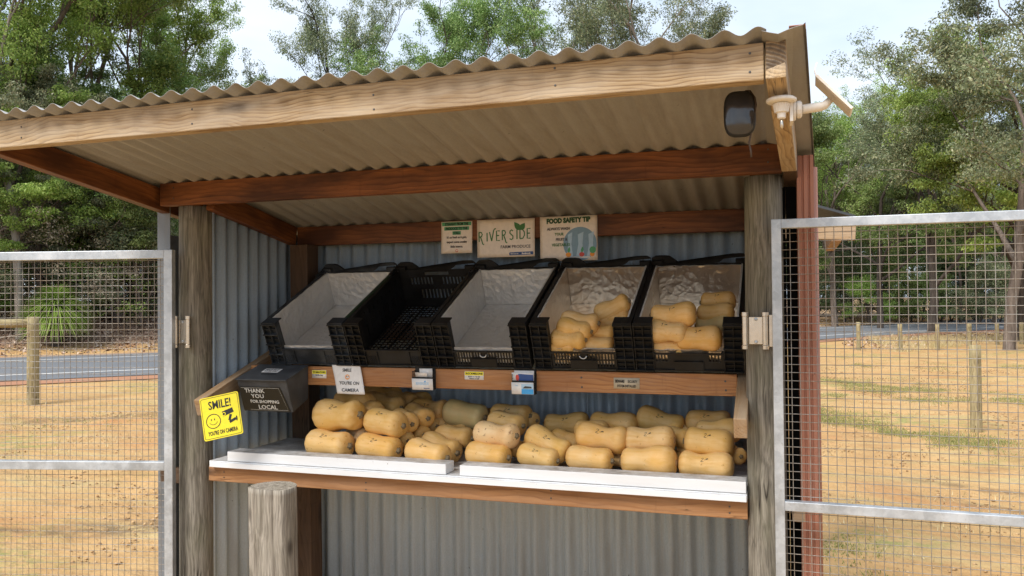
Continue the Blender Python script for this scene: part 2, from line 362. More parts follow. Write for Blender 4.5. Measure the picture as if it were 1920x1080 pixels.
# ------------------------------------------------------------------ lettering
def text_mesh(body, size, bold=0.0, xs=1.0, shear=0.0, align='CENTER', depth=0.0004):
    cu = bpy.data.curves.new('lettering', 'FONT'); cu.body = body; cu.size = size; cu.align_x = align; cu.offset = bold; cu.shear = shear
    cu.extrude = depth; cu.resolution_u = 2; cu.space_line = 1.0
    t = bpy.data.objects.new('tmp', cu); C.objects.link(t)
    bpy.context.view_layer.update()
    me = bpy.data.meshes.new_from_object(t.evaluated_get(bpy.context.evaluated_depsgraph_get()))
    bpy.data.objects.remove(t); me.materials.clear()
    for v in me.vertices: v.co.x *= xs
    return me
def lettering(body, size, mat, parent, x, y, z=.0012, bold=0.0, xs=1.0, shear=0.0, align='CENTER', bend=None, name='lettering', rz=0.0):
    me = text_mesh(body, size, bold, xs, shear, align)
    c, s_ = math.cos(rz), math.sin(rz)
    for v in me.vertices:
        a, b = v.co.x, v.co.y; v.co.x = a*c-b*s_+x; v.co.y = a*s_+b*c+y
        v.co.z += z + (bend(v.co.x, v.co.y) if bend else 0)
    return obj(name, me, mat, parent)
def shape2d(pts, mat, parent, name, z=.0008, th=.0003, bend=None):
    mb = MB(); mb.poly(pts, z, z+th)
    if bend: mb.v = [(a, b, c+bend(a, b)) for a, b, c in mb.v]
    return obj(name, mb, mat, parent)
def circle(cx, cy, rx, ry=None, n=28): 
    ry = ry or rx; return [(cx+rx*math.cos(2*math.pi*i/n), cy+ry*math.sin(2*math.pi*i/n)) for i in range(n)]
def ring2d(cx, cy, r0, r1, mat, parent, name, z=.0009, n=28, a0=0, a1=2*math.pi, bend=None):
    mb = MB(); vs = []; fs = []
    for i in range(n+1):
        t = a0+(a1-a0)*i/n
        for r in (r0, r1): vs.append((cx+r*math.cos(t), cy+r*math.sin(t), z+(bend(cx, cy) if bend else 0)))
    for i in range(n): fs.append((2*i, 2*i+1, 2*i+3, 2*i+2))
    mb.add(vs, fs); return obj(name, mb, mat, parent)
def stroke2d(pts, w, mat, parent, name, z=.001, bend=None):
    mb = MB(); P = [Vector((a, b, 0)) for a, b in pts]; vs = []; fs = []
    for i, p in enumerate(P):
        d = (P[min(i+1, len(P)-1)]-P[max(i-1, 0)]).normalized(); nn = Vector((-d.y, d.x, 0))*w/2
        for q in (p-nn, p+nn): vs.append((q.x, q.y, z+(bend(q.x, q.y) if bend else 0)))
    for i in range(len(P)-1): fs.append((2*i, 2*i+2, 2*i+3, 2*i+1))
    mb.add(vs, fs); return obj(name, mb, mat, parent)
def sheet(w, h, th=.0005, bend=None, nx=14, ny=10, cx=0, cy=0):
    mb = MB(); vs = []; fs = []
    for k, zz in enumerate((0, -th)):
        for j in range(ny+1):
            for i in range(nx+1):
                x = cx-w/2+w*i/nx; y = cy-h/2+h*j/ny; vs.append((x, y, zz+(bend(x, y) if bend else 0)))
    n = (nx+1)*(ny+1)
    for j in range(ny):
        for i in range(nx):
            a = j*(nx+1)+i; fs.append((a, a+1, a+nx+2, a+nx+1)); fs.append((n+a+nx+1, n+a+nx+2, n+a+1, n+a))
    b = [i for i in range(nx+1)]+[j*(nx+1)+nx for j in range(1, ny+1)]+[ny*(nx+1)+i for i in range(nx-1, -1, -1)]+[j*(nx+1) for j in range(ny-1, 0, -1)]
    for i in range(len(b)): fs.append((b[i], n+b[i], n+b[(i+1) % len(b)], b[(i+1) % len(b)]))
    mb.add(vs, fs); return mb.mesh('sheet', True)

# ================================================================== ground, road, verge
rngG = np.random.default_rng(4)
def catmull(P, n=12):
    P = [np.array(p, float) for p in P]; out = []
    for i in range(1, len(P)-2):
        for k in range(n):
            t = k/n; a, b, c, d = P[i-1:i+3]
            out.append(.5*((2*b)+(-a+c)*t+(2*a-5*b+4*c-d)*t*t+(-a+3*b-3*c+d)*t**3))
    out.append(P[-2]); return np.array(out)
g2 = lambda px, py: tuple(at(px, py, z=0)[:2])
near = catmull([(-80, -48), (-48, -19), (-26, 1.8), g2(0, 717), (-6.8, 20.4), g2(1530, 638), g2(1700, 627), g2(1920, 616), (24, 63), (60, 110), (90, 150)])
WR = 7.4
def offset(P, w):
    d = np.gradient(P, axis=0); d /= np.linalg.norm(d, axis=1)[:, None]; nn = np.stack([-d[:, 1], d[:, 0]], 1)
    ww = w if hasattr(w, '__len__') else np.full(len(P), w); return P+nn*np.array(ww)[:, None]
ti = np.linspace(0, 1, len(near))
far = offset(near, np.interp(ti, [0, .25, .4, .62, 1], [8.6, 8.4, 8.4, 8.0, 7.2]))
def strip(A, B, z, name, mat, kind=None, parent=None):
    n = len(A); V = np.zeros((2*n, 3)); V[:n, :2] = A; V[n:, :2] = B; V[:, 2] = z
    F = np.array([(i, i+1, n+i+1, n+i) for i in range(n-1)])
    o = obj(name, npmesh(name, V, F), mat, parent)
    if kind: o['kind'] = kind
    return o
def road_side(x, y):
    """signed distance beyond the far road edge (positive = beyond), numpy"""
    d2 = (x[:, None]-far[None, :, 0])**2+(y[:, None]-far[None, :, 1])**2; i = d2.argmin(1)
    d = np.gradient(far, axis=0); d /= np.linalg.norm(d, axis=1)[:, None]
    nn = np.stack([-d[:, 1], d[:, 0]], 1)[i]
    return (x-far[i, 0])*nn[:, 0]+(y-far[i, 1])*nn[:, 1]
def ground_h(x, y):
    x = np.atleast_1d(np.asarray(x, float)); y = np.atleast_1d(np.asarray(y, float))
    s = road_side(x, y)
    left = np.clip((2-x)/14, 0, 1)
    bank = np.clip((s-.6)/6, 0, 1); bank = bank*bank*(3-2*bank)
    far_ = np.clip(s/60, 0, 1)*.8*left
    h = bank*(1.0*left+.25*(1-left))+far_
    near_m = np.clip((-s-9.3)/3, 0, 1)
    h = h+near_m*(.022*np.sin(x*.9+y*.5)+.018*np.sin(y*1.7-x*.6)+.012*np.sin(x*3.1+1.3*np.sin(y*.8)))
    return h-.004
def ground_mat():
    g = newmat('sandy ground'); N = g.N; v = g.coords()
    big = g.noise(v, .35, 5, .6); mid = g.noise(v, 1.6, 6, .65); fine = g.noise(v, 14, 6, .75); ff = g.noise(v, 90, 4, .7)
    col = g.ramp(mid, [(.3, (.31,.18,.080)), (.48, (.47,.285,.122)), (.72, (.54,.365,.175))])
    col = g.mix(g.ramp(big, [(.42, 0), (.62, .75)]), col, (.46,.285,.125))
    # straw coloured dry patches, streaked along the track
    st = g.noise(N('ShaderNodeMapping', {'Vector': v, 'Scale': (.35, 1.9, 1), 'Rotation': (0, 0, R(-14))}).outputs[0], 1.3, 6, .7)
    col = g.mix(g.ramp(st, [(.5, 0), (.66, .75)]), col, (.44,.35,.17))
    rd = g.noise(v, .8, 4, .6); col = g.mix(g.ramp(rd, [(.56, 0), (.72, .8)]), col, (.40,.17,.065))
    dk = g.noise(N('ShaderNodeMapping', {'Vector': v, 'Scale': (.7, 3.2, 1), 'Rotation': (0, 0, R(10))}).outputs[0], 1.5, 7, .75)
    col = g.mix(g.ramp(dk, [(.54, 0), (.70, .6)]), col, (.22,.145,.085))
    gr = g.noise(v, .5, 3, .5); gf = g.noise(v, 5, 6, .8)
    gm = g.N('ShaderNodeMath', {0: g.ramp(gr, [(.53, 0), (.63, 1)]), 1: g.ramp(gf, [(.45, 0), (.6, .8)])}, operation='MULTIPLY').outputs[0]
    col = g.mix(gm, col, (.20,.24,.075))
    col = g.mix(g.ramp(fine, [(.34, .35), (.48, 0)]), col, (.30,.18,.09)); col = g.mix(g.ramp(ff, [(.6, 0), (.75, .5)]), col, (.60,.42,.24))
    # a darker brown patch and two ruts by the left gate
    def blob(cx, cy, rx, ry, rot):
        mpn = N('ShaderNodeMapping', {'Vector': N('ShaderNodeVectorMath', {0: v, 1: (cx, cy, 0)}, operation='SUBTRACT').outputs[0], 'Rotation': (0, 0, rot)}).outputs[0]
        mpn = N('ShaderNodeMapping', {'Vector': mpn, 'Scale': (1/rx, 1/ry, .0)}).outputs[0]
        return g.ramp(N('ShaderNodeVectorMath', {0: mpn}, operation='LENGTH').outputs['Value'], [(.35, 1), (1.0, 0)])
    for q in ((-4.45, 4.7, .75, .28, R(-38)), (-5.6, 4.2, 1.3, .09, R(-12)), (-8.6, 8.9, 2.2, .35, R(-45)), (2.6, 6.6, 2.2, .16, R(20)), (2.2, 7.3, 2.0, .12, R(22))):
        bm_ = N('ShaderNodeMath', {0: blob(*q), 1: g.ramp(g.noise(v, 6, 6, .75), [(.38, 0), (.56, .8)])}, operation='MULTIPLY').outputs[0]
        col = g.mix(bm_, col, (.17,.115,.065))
    # leaf litter beyond the road
    sep = N('ShaderNodeSeparateXYZ', {0: N('ShaderNodeTexCoord').outputs['Object']}).outputs['Z']
    lit = g.ramp(g.noise(v, 7, 5, .8), [(.35, (.10,.06,.04)), (.5, (.26,.165,.11)), (.65, (.40,.29,.20))])
    col = g.mix(g.ramp(sep, [(.13, 0), (.32, 1)]), col, lit)
    g.setb(color=col, rough=.95, spec=.12); b1 = g.bump(fine, .8, .03); b2 = g.bump(mid, .8, .12, b1); g.bump(ff, .4, .006, b2); return g.m
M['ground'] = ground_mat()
# ground as one sheet, finer near the camera
def axis_(a, b, fine0, fine1, step, big):
    out = []; x = a
    while x < b:
        out.append(x); x += step if fine0 <= x <= fine1 else min(big, max(step, abs(x-(fine0 if x < fine0 else fine1))*.12+step))
    out.append(b); return np.array(out)
gx = axis_(-600, 600, -26, 16, .22, 30); gy = axis_(-120, 900, 2, 34, .22, 30)
GX, GY = np.meshgrid(gx, gy); h = ground_h(GX.ravel(), GY.ravel()) if GX.size < 400000 else None
rr = np.hypot(GX.ravel()+1, GY.ravel()-6); bumpy = (rr < 22)*.5
nz_ = rngG.normal(0, 1, GX.shape); 
for _ in range(2): nz_ = (nz_+np.roll(nz_, 1, 0)+np.roll(nz_, -1, 0)+np.roll(nz_, 1, 1)+np.roll(nz_, -1, 1))/5
s_all = road_side(GX.ravel(), GY.ravel())
offroad = np.clip((-s_all-9.4)/1.5, 0, 1)+np.clip((s_all-1)/2, 0, 1)
h = h + nz_.ravel()*.03*offroad
V = np.stack([GX.ravel(), GY.ravel(), h], 1); nx_, ny_ = len(gx), len(gy)
I = (np.arange(ny_-1)[:, None]*nx_+np.arange(nx_-1)[None, :]).ravel()
F = np.stack([I, I+1, I+nx_+1, I+nx_], 1)
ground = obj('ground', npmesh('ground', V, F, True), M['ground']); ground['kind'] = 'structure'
def asphalt():
    g = newmat('asphalt'); v = g.coords(); f = g.noise(v, 45, 4, .8); b_ = g.noise(v, .5, 4, .6)
    c = g.ramp(f, [(.35, (.075,.08,.09)), (.65, (.17,.18,.195))]); c = g.mix(g.ramp(b_, [(.4, 0), (.7, .4)]), c, (.20,.20,.20))
    g.setb(color=c, rough=.85); g.bump(f, .5, .01); return g.m
M['asphalt'] = asphalt()
M['line_paint'] = flat('worn white road paint', (.66,.66,.64), .7)
road = strip(near, far, .024, 'road', M['asphalt'], 'structure')
shoulder = strip(offset(near, -.9), offset(near, .02), .012, 'gravel_shoulder', flat('red gravel', (.34,.165,.09), .95), 'structure')
shoulder2 = strip(offset(far, -.02), offset(far, .9), .012, 'gravel_shoulder', flat('pale gravel', (.33,.22,.14), .95), 'structure')
wid = np.linalg.norm(far-near, axis=1)
for nm, a in (('edge_line', .17), ('edge_line', .80)):
    strip(offset(near, wid*a), offset(near, wid*a+.14), .030, nm, M['line_paint'], parent=road)
dl = offset(near, wid*.48); dl2 = offset(near, wid*.48+.12)
# ---- scattered stuff on the ground: one object each
def scatter_quads(name, pts, sizes, mat, label, flatness=.9, aspect=.45, rng=rngG, kind='stuff', cat='leaf litter'):
    n = len(pts); yaw = rng.uniform(0, 2*np.pi, n); tx = rng.normal(0, 1-flatness+.15, n); ty = rng.normal(0, 1-flatness+.15, n)
    u = np.stack([np.cos(yaw), np.sin(yaw), tx], 1); w = np.stack([-np.sin(yaw), np.cos(yaw), ty], 1)*aspect
    s = sizes[:, None]; P = pts
    V = np.stack([P-u*s, P+w*s, P+u*s, P-w*s], 1).reshape(-1, 3); F = np.arange(4*n).reshape(n, 4)
    o = obj(name, npmesh(name, V, F), mat); o['kind'] = kind; o['label'] = label; o['category'] = cat; return o
def islandmat(name, stops, rough=.7, trans=0.0, noise_scale=None, dark=None, spec=.3):
    g = newmat(name); geo = g.N('ShaderNodeNewGeometry').outputs['Random Per Island']
    c = g.ramp(geo, stops)
    if noise_scale:
        oi = g.N('ShaderNodeObjectInfo').outputs['Random']
        tcn = g.N('ShaderNodeTexCoord').outputs['Object']; n = g.noise(tcn, noise_scale, 3, .6); c = g.mix(g.ramp(n, [(.38, .5), (.62, 0)]), c, dark)
        hs = g.N('ShaderNodeHueSaturation', {'Color': c, 'Hue': g.N('ShaderNodeMapRange', {'Value': oi, 'To Min': .478, 'To Max': .512}).outputs[0], 'Value': g.N('ShaderNodeMapRange', {'Value': oi, 'To Min': .98, 'To Max': 1.4}).outputs[0]}); c = hs.outputs[0]
    g.setb(color=c, rough=rough, spec=spec)
    if trans:
        tr = g.N('ShaderNodeBsdfTranslucent', {'Color': c}); mxs = g.N('ShaderNodeMixShader', {0: trans, 1: g.b.outputs[0], 2: tr.outputs[0]}); g.t.links.new(mxs.outputs[0], g.out.inputs[0])
    return g.m
M['litter'] = islandmat('dry fallen leaves', [(0, (.13,.075,.05)), (.35, (.30,.18,.12)), (.7, (.42,.30,.22)), (1, (.52,.42,.33))])
M['straw'] = islandmat('dry grass', [(0, (.40,.30,.15)), (.5, (.55,.45,.24)), (1, (.62,.54,.33))], .8, .25)
M['grassgreen'] = islandmat('short green grass', [(0, (.17,.20,.05)), (.5, (.28,.29,.10)), (1, (.44,.38,.18))], .7, .3)
M['clod'] = islandmat('clods of sandy soil', [(0, (.24,.145,.07)), (.5, (.40,.25,.12)), (1, (.50,.34,.18))], .95)
def sample_region(n, fx, fy, cond, rng=rngG):
    x = rng.uniform(*fx, n); y = rng.uniform(*fy, n); s = road_side(x, y); k = cond(x, y, s); x, y = x[k], y[k]
    return np.stack([x, y, ground_h(x, y)+.012], 1)
P = sample_region(120000, (-40, -8), (10, 42), lambda x, y, s: (s > .8) & (s < 11) & (rngG.random(len(s)) < np.clip((s-.3)/2.5, .15, 1)))
scatter_quads('leaf_litter', P, rngG.uniform(.035, .09, len(P)), M['litter'], 'brown dry leaf litter on the bank beyond the road', .55)
P = sample_region(26000, (2, 30), (20, 62), lambda x, y, s: ((s > -12.5) & (s < -8.2)) | ((s > .8) & (s < 6)))
scatter_quads('leaf_litter', P, rngG.uniform(.03, .08, len(P)), M['litter'], 'dry leaves along the verge by the row of fence posts', .6)
def tufts(name, P, hgt, mat, label, per=7, spread=.05, wid=.004, cat='grass'):
    n = len(P); P = np.repeat(P, per, 0)+np.concatenate([rngG.normal(0, spread, (n*per, 2)), np.zeros((n*per, 1))], 1)
    hh = np.repeat(hgt, per)*rngG.uniform(.5, 1.2, n*per); a = rngG.uniform(0, 6.28, n*per)
    w = np.stack([np.cos(a), np.sin(a), 0*a], 1)*wid; b = rngG.uniform(0, 6.28, n*per); lean = np.stack([np.cos(b), np.sin(b), 0*b], 1)*(hh*rngG.uniform(.2, .9, n*per))[:, None]
    up = np.zeros((n*per, 3)); up[:, 2] = hh
    V = np.stack([P-w, P+w, P+up+lean], 1).reshape(-1, 3); F = np.arange(3*n*per).reshape(-1, 3)
    o = obj(name, npmesh(name, V, F), mat); tag(o, label, cat, kind='stuff'); return o
def vnoise(x, y, s, o=0): return np.array([noise.fractal(Vector((a*s+o, b*s, o*1.7)), 1.0, 2.0, 3) for a, b in zip(x, y)])
P = sample_region(9000, (-12, 14), (5, 26), lambda x, y, s: s < -9.2); k = vnoise(P[:, 0], P[:, 1]*1.8, .33, 3) > .05
tufts('dry_grass', P[k], rngG.uniform(.015, .05, k.sum()), M['straw'], 'sparse straw coloured grass over the sandy ground', 7, .07)
# green strip that crosses the paddock on the right, plus thin patches
def band(x, y):
    return np.clip(1.1*np.exp(-((y-(11.9-1.32*x))/.62)**2)*(x > .2)+.75*np.exp(-((y-(15.9-.5*x))/.8)**2)*(x > .2)+.5*np.exp(-((y-(13.6-.2*x))/.35)**2)*(x > .2)+.45*np.exp(-((y-5.25)/.45)**2)*(x > .1)+.35*np.exp(-((y-(20.3-.15*x))/.5)**2)*(x > 1), 0, 1)
def patchy(x, y): return np.array([noise.fractal(Vector((a*1.1, b*.9, 3.3)), 1.0, 2.0, 4) for a, b in zip(x, y)])
P = sample_region(260000, (.1, 8), (4.5, 22), lambda x, y, s: (s < -9.2) & (rngG.random(len(x)) < band(x, y))); k = patchy(P[:, 0], P[:, 1]) > rngG.normal(.16, .12, len(P)); P = P[k]
P2 = sample_region(16000, (-14, -3), (4.5, 13), lambda x, y, s: (s < -9.2) & (rngG.random(len(x)) < .5*np.exp(-((y-(13.4+.6*x))/.5)**2)))
P = np.concatenate([P, P2])
tufts('short_grass', P, rngG.uniform(.010, .032, len(P)), M['grassgreen'], 'thin green grass in strips across the paddock', 4, .03, .004)
P = sample_region(2600, (-40, -8), (10, 42), lambda x, y, s: (s > 4.5) & (s < 10.5))
tufts('dry_grass', P, rngG.uniform(.15, .45, len(P)), M['straw'], 'tall dry grass at the foot of the woodland', 16, .16, .009)
P = sample_region(1500, (3, 14), (20, 34), lambda x, y, s: (s < -8.6) & (s > -13.5))
tufts('dry_grass', P, rngG.uniform(.08, .26, len(P)), M['straw'], 'pale dry grass round the row of fence posts', 14, .12, .006)
# clods and pebbles
def clods(P, s, label):
    n = len(P); base = np.array([(1,0,0),(-.5,.87,0),(-.5,-.87,0),(0,0,.8),(0,0,-.4)])
    V = (base[None]*s[:, None, None]*rngG.uniform(.6, 1.3, (n, 5, 1))+rngG.normal(0, .12, (n, 5, 3))*s[:, None, None])+P[:, None, :]
    f = np.array([(0,1,3),(1,2,3),(2,0,3),(1,0,4),(2,1,4),(0,2,4)]); F = (f[None]+5*np.arange(n)[:, None, None]).reshape(-1, 3)
    o = obj('soil_clods', npmesh('soil_clods', V.reshape(-1, 3), F), M['clod']); tag(o, label, 'soil', kind='stuff')
P = sample_region(40000, (-9, 8), (3.2, 20), lambda x, y, s: s < -9); k = vnoise(P[:, 0], P[:, 1], .8, 9) > -.05; P = P[k]; P[:, 2] -= .010
clods(P, rngG.uniform(.005, .02, len(P)), 'small clods and crumbs of sandy soil in the paddock')
# ================================================================== the stall
PITCHX = .076; CREST0 = -2.319
ZP = .025                                    # small datum offsets kept in one place
def roof_z(y):                               # underside datum of the roof sheets (bends slightly over three supports)
    pts = [(2.02, .611), (2.763, .502), (3.455, .369)]
    (a, fa), (b, fb), (c, fc) = pts
    v = fa*(y-b)*(y-c)/((a-b)*(a-c)) + fb*(y-a)*(y-c)/((b-a)*(b-c)) + fc*(y-a)*(y-b)/((c-a)*(c-b))
    return EYE+v
stall = thing('produce_stall', 'roadside produce stall of round logs, pine beams and corrugated steel', 'stall', (-1.2, 2.86, 0))
def spart(name, mb, mat, loc=(0,0,0), rot=(0,0,0), **k): return obj(name, mb, mat, stall, loc, rot, world_loc=True, **k)
def board(name, p0, p1, w, h, mat, up=Vector((0,0,1)), bevel=.003, label=None, parent=None):
    """timber from p0 to p1 (centre line), w = thickness sideways, h = depth along up"""
    p0, p1 = Vector(p0), Vector(p1); d = (p1-p0); Ln = d.length; d.normalize()
    s_ = d.cross(up).normalized(); u = s_.cross(d).normalized()
    mb = MB(); n = 10
    for i in range(1): mb.box((0, -w/2, -h/2), (Ln, w/2, h/2))
    rot = Matrix((d, -s_, u)).transposed() if d.cross(-s_).dot(u) > 0 else Matrix((d, s_, u)).transposed()
    o = obj(name, mb, mat, parent or stall, p0, rot.to_euler(), bevel=bevel, world_loc=True, label=label); return o
def corrugated(x0, x1, l0, l1, phase, zf=None, amp=.0088, nl=2, per=12, flip=False):
    """profile across X, running along second axis; returns verts in (x, l, h)"""
    n = max(2, int(round((x1-x0)/PITCHX*per))); vs = []; fs = []
    for j in range(nl+1):
        l = l0+(l1-l0)*j/nl
        for i in range(n+1):
            x = x0+(x1-x0)*i/n; vs.append((x, l, amp*math.cos(2*math.pi*(x-phase)/PITCHX)))
    for j in range(nl):
        for i in range(n):
            a = j*(n+1)+i; fs.append((a, a+1, a+n+2, a+n+1))
    return vs, fs
def solid(o, th=.0009):
    m = o.modifiers.new('solidify', 'SOLIDIFY'); m.thickness = th; m.offset = 0
def screw_mesh():
    mb = MB(); mb.lathe([(.001,0),(.0075,0),(.0075,.0015),(.0045,.002),(.0045,.006),(.001,.0065)], 8); return mb.mesh('screw')
SCREW = screw_mesh(); SCREW.materials.append(flat('screw head steel', (.10,.10,.10), .5, .6))
def screw(parent, loc, rot=(0,0,0)):
    o = bpy.data.objects.new('screw', SCREW); C.objects.link(o); o.parent = parent; o.location = Vector(loc); o.rotation_euler = rot

# roof: three lapped sheets of corrugated steel
xs_ = [-2.66, -1.863, -1.103, -.020]
for i in range(3):
    vs, fs = corrugated(xs_[i], xs_[i+1]+(.02 if i < 2 else 0), 1.972, 3.70, CREST0, nl=10)
    lift = EYE+.0
    V = [(x, y, roof_z(y)+.0082+h+(.0012 if i % 2 else 0)) for x, y, h in vs]
    mb = MB(); mb.add(V, fs); V0 = Vector((xs_[i], 2.0, roof_z(2.0)))
    mb.v = [tuple(Vector(v)-V0) for v in mb.v]
    rs = obj('roof_sheet', mb.mesh('roof_sheet', True), M['beige_steel'], stall, V0, world_loc=True); solid(rs, .001)
    k0 = math.ceil((xs_[i]-CREST0)/PITCHX)
    for kx in range(k0, k0+int((xs_[i+1]-xs_[i])/PITCHX), 3):
        for yy in (2.045, 2.79, 3.48):
            screw(rs, Vector((CREST0+kx*PITCHX, yy, roof_z(yy)+.0172))-V0)
# barge flashing at the right edge, folded up at its outer side
mb = MB(); vs = []; fs = []; n = 10
for j in range(n+1):
    y = 1.972+(3.70-1.972)*j/n; z = roof_z(y)-.004; xo = .066+.095*j/n
    prof = [(-.030, .010), (-.012, .004), (.006, -.001), (.026, .006), (.040, .010), (xo-.006, .014), (xo, .019), (xo+.001, .003)]
    vs += [(a, y, z+b) for a, b in prof]
k = 8
for j in range(n):
    for i in range(k-1): a = j*k+i; fs.append((a, a+1, a+k+1, a+k))
mb.add(vs, fs); o = spart('barge_flashing', mb.mesh('barge_flashing', False), M['beige_steel']); solid(o, .001)
mb = MB(); mb.box((.03, 1.975, 0), (.066, 2.02, .0015)); mb.v = [(a, b, c+roof_z(1.99)+.0125) for a, b, c in mb.v]
spart('flashing_cap', mb, M['red_steel'])

Z = lambda r: EYE+r
# front fascia, post beam, back beam
board('fascia_beam', (-2.50, 2.0435, Z(.5655)), (-.027, 2.0435, Z(.5655)), .045, .090, M['fascia'])
board('post_beam', (-2.4555, 2.786, Z(.4555)), (.0145, 2.786, Z(.4555)), .045, .094, M['red_wood'])
board('back_beam', (-2.243, 3.478, Z(.323)), (-.050, 3.478, Z(.323)), .045, .092, M['red_wood'])
# rafters
board('rafter', (-2.524, 2.024, Z(.5655)), (-2.482, 3.60, Z(.315)), .045, .092, M['red_wood'])
board('rafter', (.0, 2.021, Z(.567)), (.037, 2.78, Z(.4555)), .047, .094, M['fascia'], label='weathered right rafter with split end grain')
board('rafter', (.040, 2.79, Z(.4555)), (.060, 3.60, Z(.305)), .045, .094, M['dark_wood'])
board('side_rail', (-2.2625, 2.845, Z(.435)), (-2.2655, 3.455, Z(.325)), .042, .088, M['red_wood'])
board('side_rail', (-.070, 2.93, Z(.425)), (-.070, 3.455, Z(.325)), .042, .088, M['red_wood'])
end_g = newmat('weathered end grain'); v_ = end_g.coords((1,1,1)); w_ = end_g.N('ShaderNodeTexWave', {'Vector': end_g.N('ShaderNodeMapping', {'Vector': v_, 'Location': (.03, 0, .06)}).outputs[0], 'Scale': 34.0, 'Distortion': 3.0, 'Detail': 3.0}, wave_type='RINGS', rings_direction='Y').outputs['Fac']
nn_ = end_g.noise(v_, 30, 5, .7); end_g.setb(color=end_g.mix(end_g.ramp(nn_, [(.42, 0), (.6, .8)]), end_g.ramp(w_, [(.2, (.36,.27,.18)), (.8, (.20,.14,.09))]), (.10,.075,.055)), rough=.9); end_g.bump(w_, .6, .004); M['end_grain'] = end_g.m
rf = [c_ for c_ in stall.children if c_.name.startswith('rafter')][1]
mb = MB(); mb.box((-.0225, 0, -.0455), (.0225, .002, .0455)); obj('end_grain', mb, M['end_grain'], stall, (.0005, 2.0185, Z(.5665)), world_loc=True, bevel=.001)
# front log posts
def log_post(name, x, y, z1, r, mat, seed, z0=-.3, square=0.0, flatf=0.0, parent=None, nz=26, n=90, lean=(0,0), label=None, pl=None, crack=.06, nc=2):
    rnd = random.Random(seed); mb = MB(); vs = []; fs = []
    ph = [rnd.uniform(0, 6.28) for _ in range(4)]
    for j in range(nz+1):
        z = z0+(z1-z0)*j/nz
        for i in range(n):
            t = 2*math.pi*i/n
            rr = r*(1+.02*math.sin(2*t+ph[0]+z*1.3)+.012*math.sin(3*t+ph[1]-z)+.01*noise.noise(Vector((math.cos(t)*2+seed, math.sin(t)*2, z*3))))
            for ci in range(nc):
                cpos = ph[2]+ci*2.2+.6*math.sin(ci*3.3); dd = (t-cpos-.18*math.sin(z*1.1+ci)-.04*noise.noise(Vector((z*5, ci, seed)))+math.pi) % (2*math.pi)-math.pi
                rr -= r*crack*math.exp(-(dd/.05)**2)*max(0, min(1, .6+1.5*noise.noise(Vector((z*1.5, ci*4.+seed, 0)))))
            xx, yy = rr*math.cos(t), rr*math.sin(t)
            if flatf and yy < -r*flatf: yy = -r*flatf+(yy+r*flatf)*.2
            vs.append((xx+lean[0]*z, yy+lean[1]*z, z))
    for j in range(nz):
        for i in range(n):
            a = j*n+i; b = j*n+(i+1) % n; fs.append((a, b, b+n, a+n))
    fs += [tuple(range(n-1, -1, -1)), tuple(nz*n+i for i in range(n))]
    mb.add(vs, fs); me = mb.mesh(name, True)
    me.polygons[-1].use_smooth = False
    o = obj(name, me, mat, parent, (x, y, 0), world_loc=parent is not None, label=label)
    return o
log_post('log_post', -2.352, 2.862, Z(.408), .0705, M['post'], 3, parent=stall)
log_post('log_post', -.046, 2.866, Z(.408), .0625, M['post'], 8, parent=stall)
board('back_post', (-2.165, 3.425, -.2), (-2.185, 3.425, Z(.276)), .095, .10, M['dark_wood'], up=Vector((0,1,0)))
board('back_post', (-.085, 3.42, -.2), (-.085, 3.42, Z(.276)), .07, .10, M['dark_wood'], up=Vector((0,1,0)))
# walls
def wall_sheet(name, x0, x1, z0, z1, place, mat, lab=None, th=.0009):
    vs, fs = corrugated(x0, x1, z0, z1, CREST0, nl=1, per=14, amp=.0105)
    mb = MB(); mb.add([place(x, l, h) for x, l, h in vs], fs)
    o = spart(name, mb.mesh(name, True), mat, label=lab); solid(o, th); return o
for i, (a, b) in enumerate(((-2.30, -1.559), (-1.579, -.799), (-.819, -.0))):
    w = wall_sheet('back_wall_sheet', a, b, -.02, Z(.345), lambda x, l, h, i=i: (x, 3.552+h+.0013*(i % 2), l), M['grey_steel'])
    k0 = math.ceil((a-CREST0)/PITCHX)
    for kx in range(k0, k0+int((b-a)/PITCHX), 3):
        for zz in (Z(-.33), Z(-.62), Z(-.78), .35):
            screw(w, (CREST0+(kx+.5)*PITCHX-stall.location.x, 3.543-stall.location.y, zz), (R(90), 0, 0))
for (a, b) in ((2.845, 3.545),):
    w = wall_sheet('side_wall_sheet', a, b, -.02, Z(.47), lambda x, l, h: (-2.292-h, x, l if l < 1 else min(l, roof_z(x)-.01)), M['grey_steel'])
    for yy in (2.98, 3.13, 3.28, 3.43):
        for zz in (Z(.16), Z(-.06), Z(-.12), Z(-.32), Z(-.75), .5):
            screw(w, (-2.284-stall.location.x, yy-stall.location.y, zz+random.uniform(-.02,.02)), (0, R(90), 0))
w = wall_sheet('side_wall_sheet', 2.90, 3.545, -.02, Z(.44), lambda x, l, h: (.118+h, x, l if l < 1 else min(l, roof_z(x)-.01)), M['red_steel'], 'terracotta corrugated sheet')
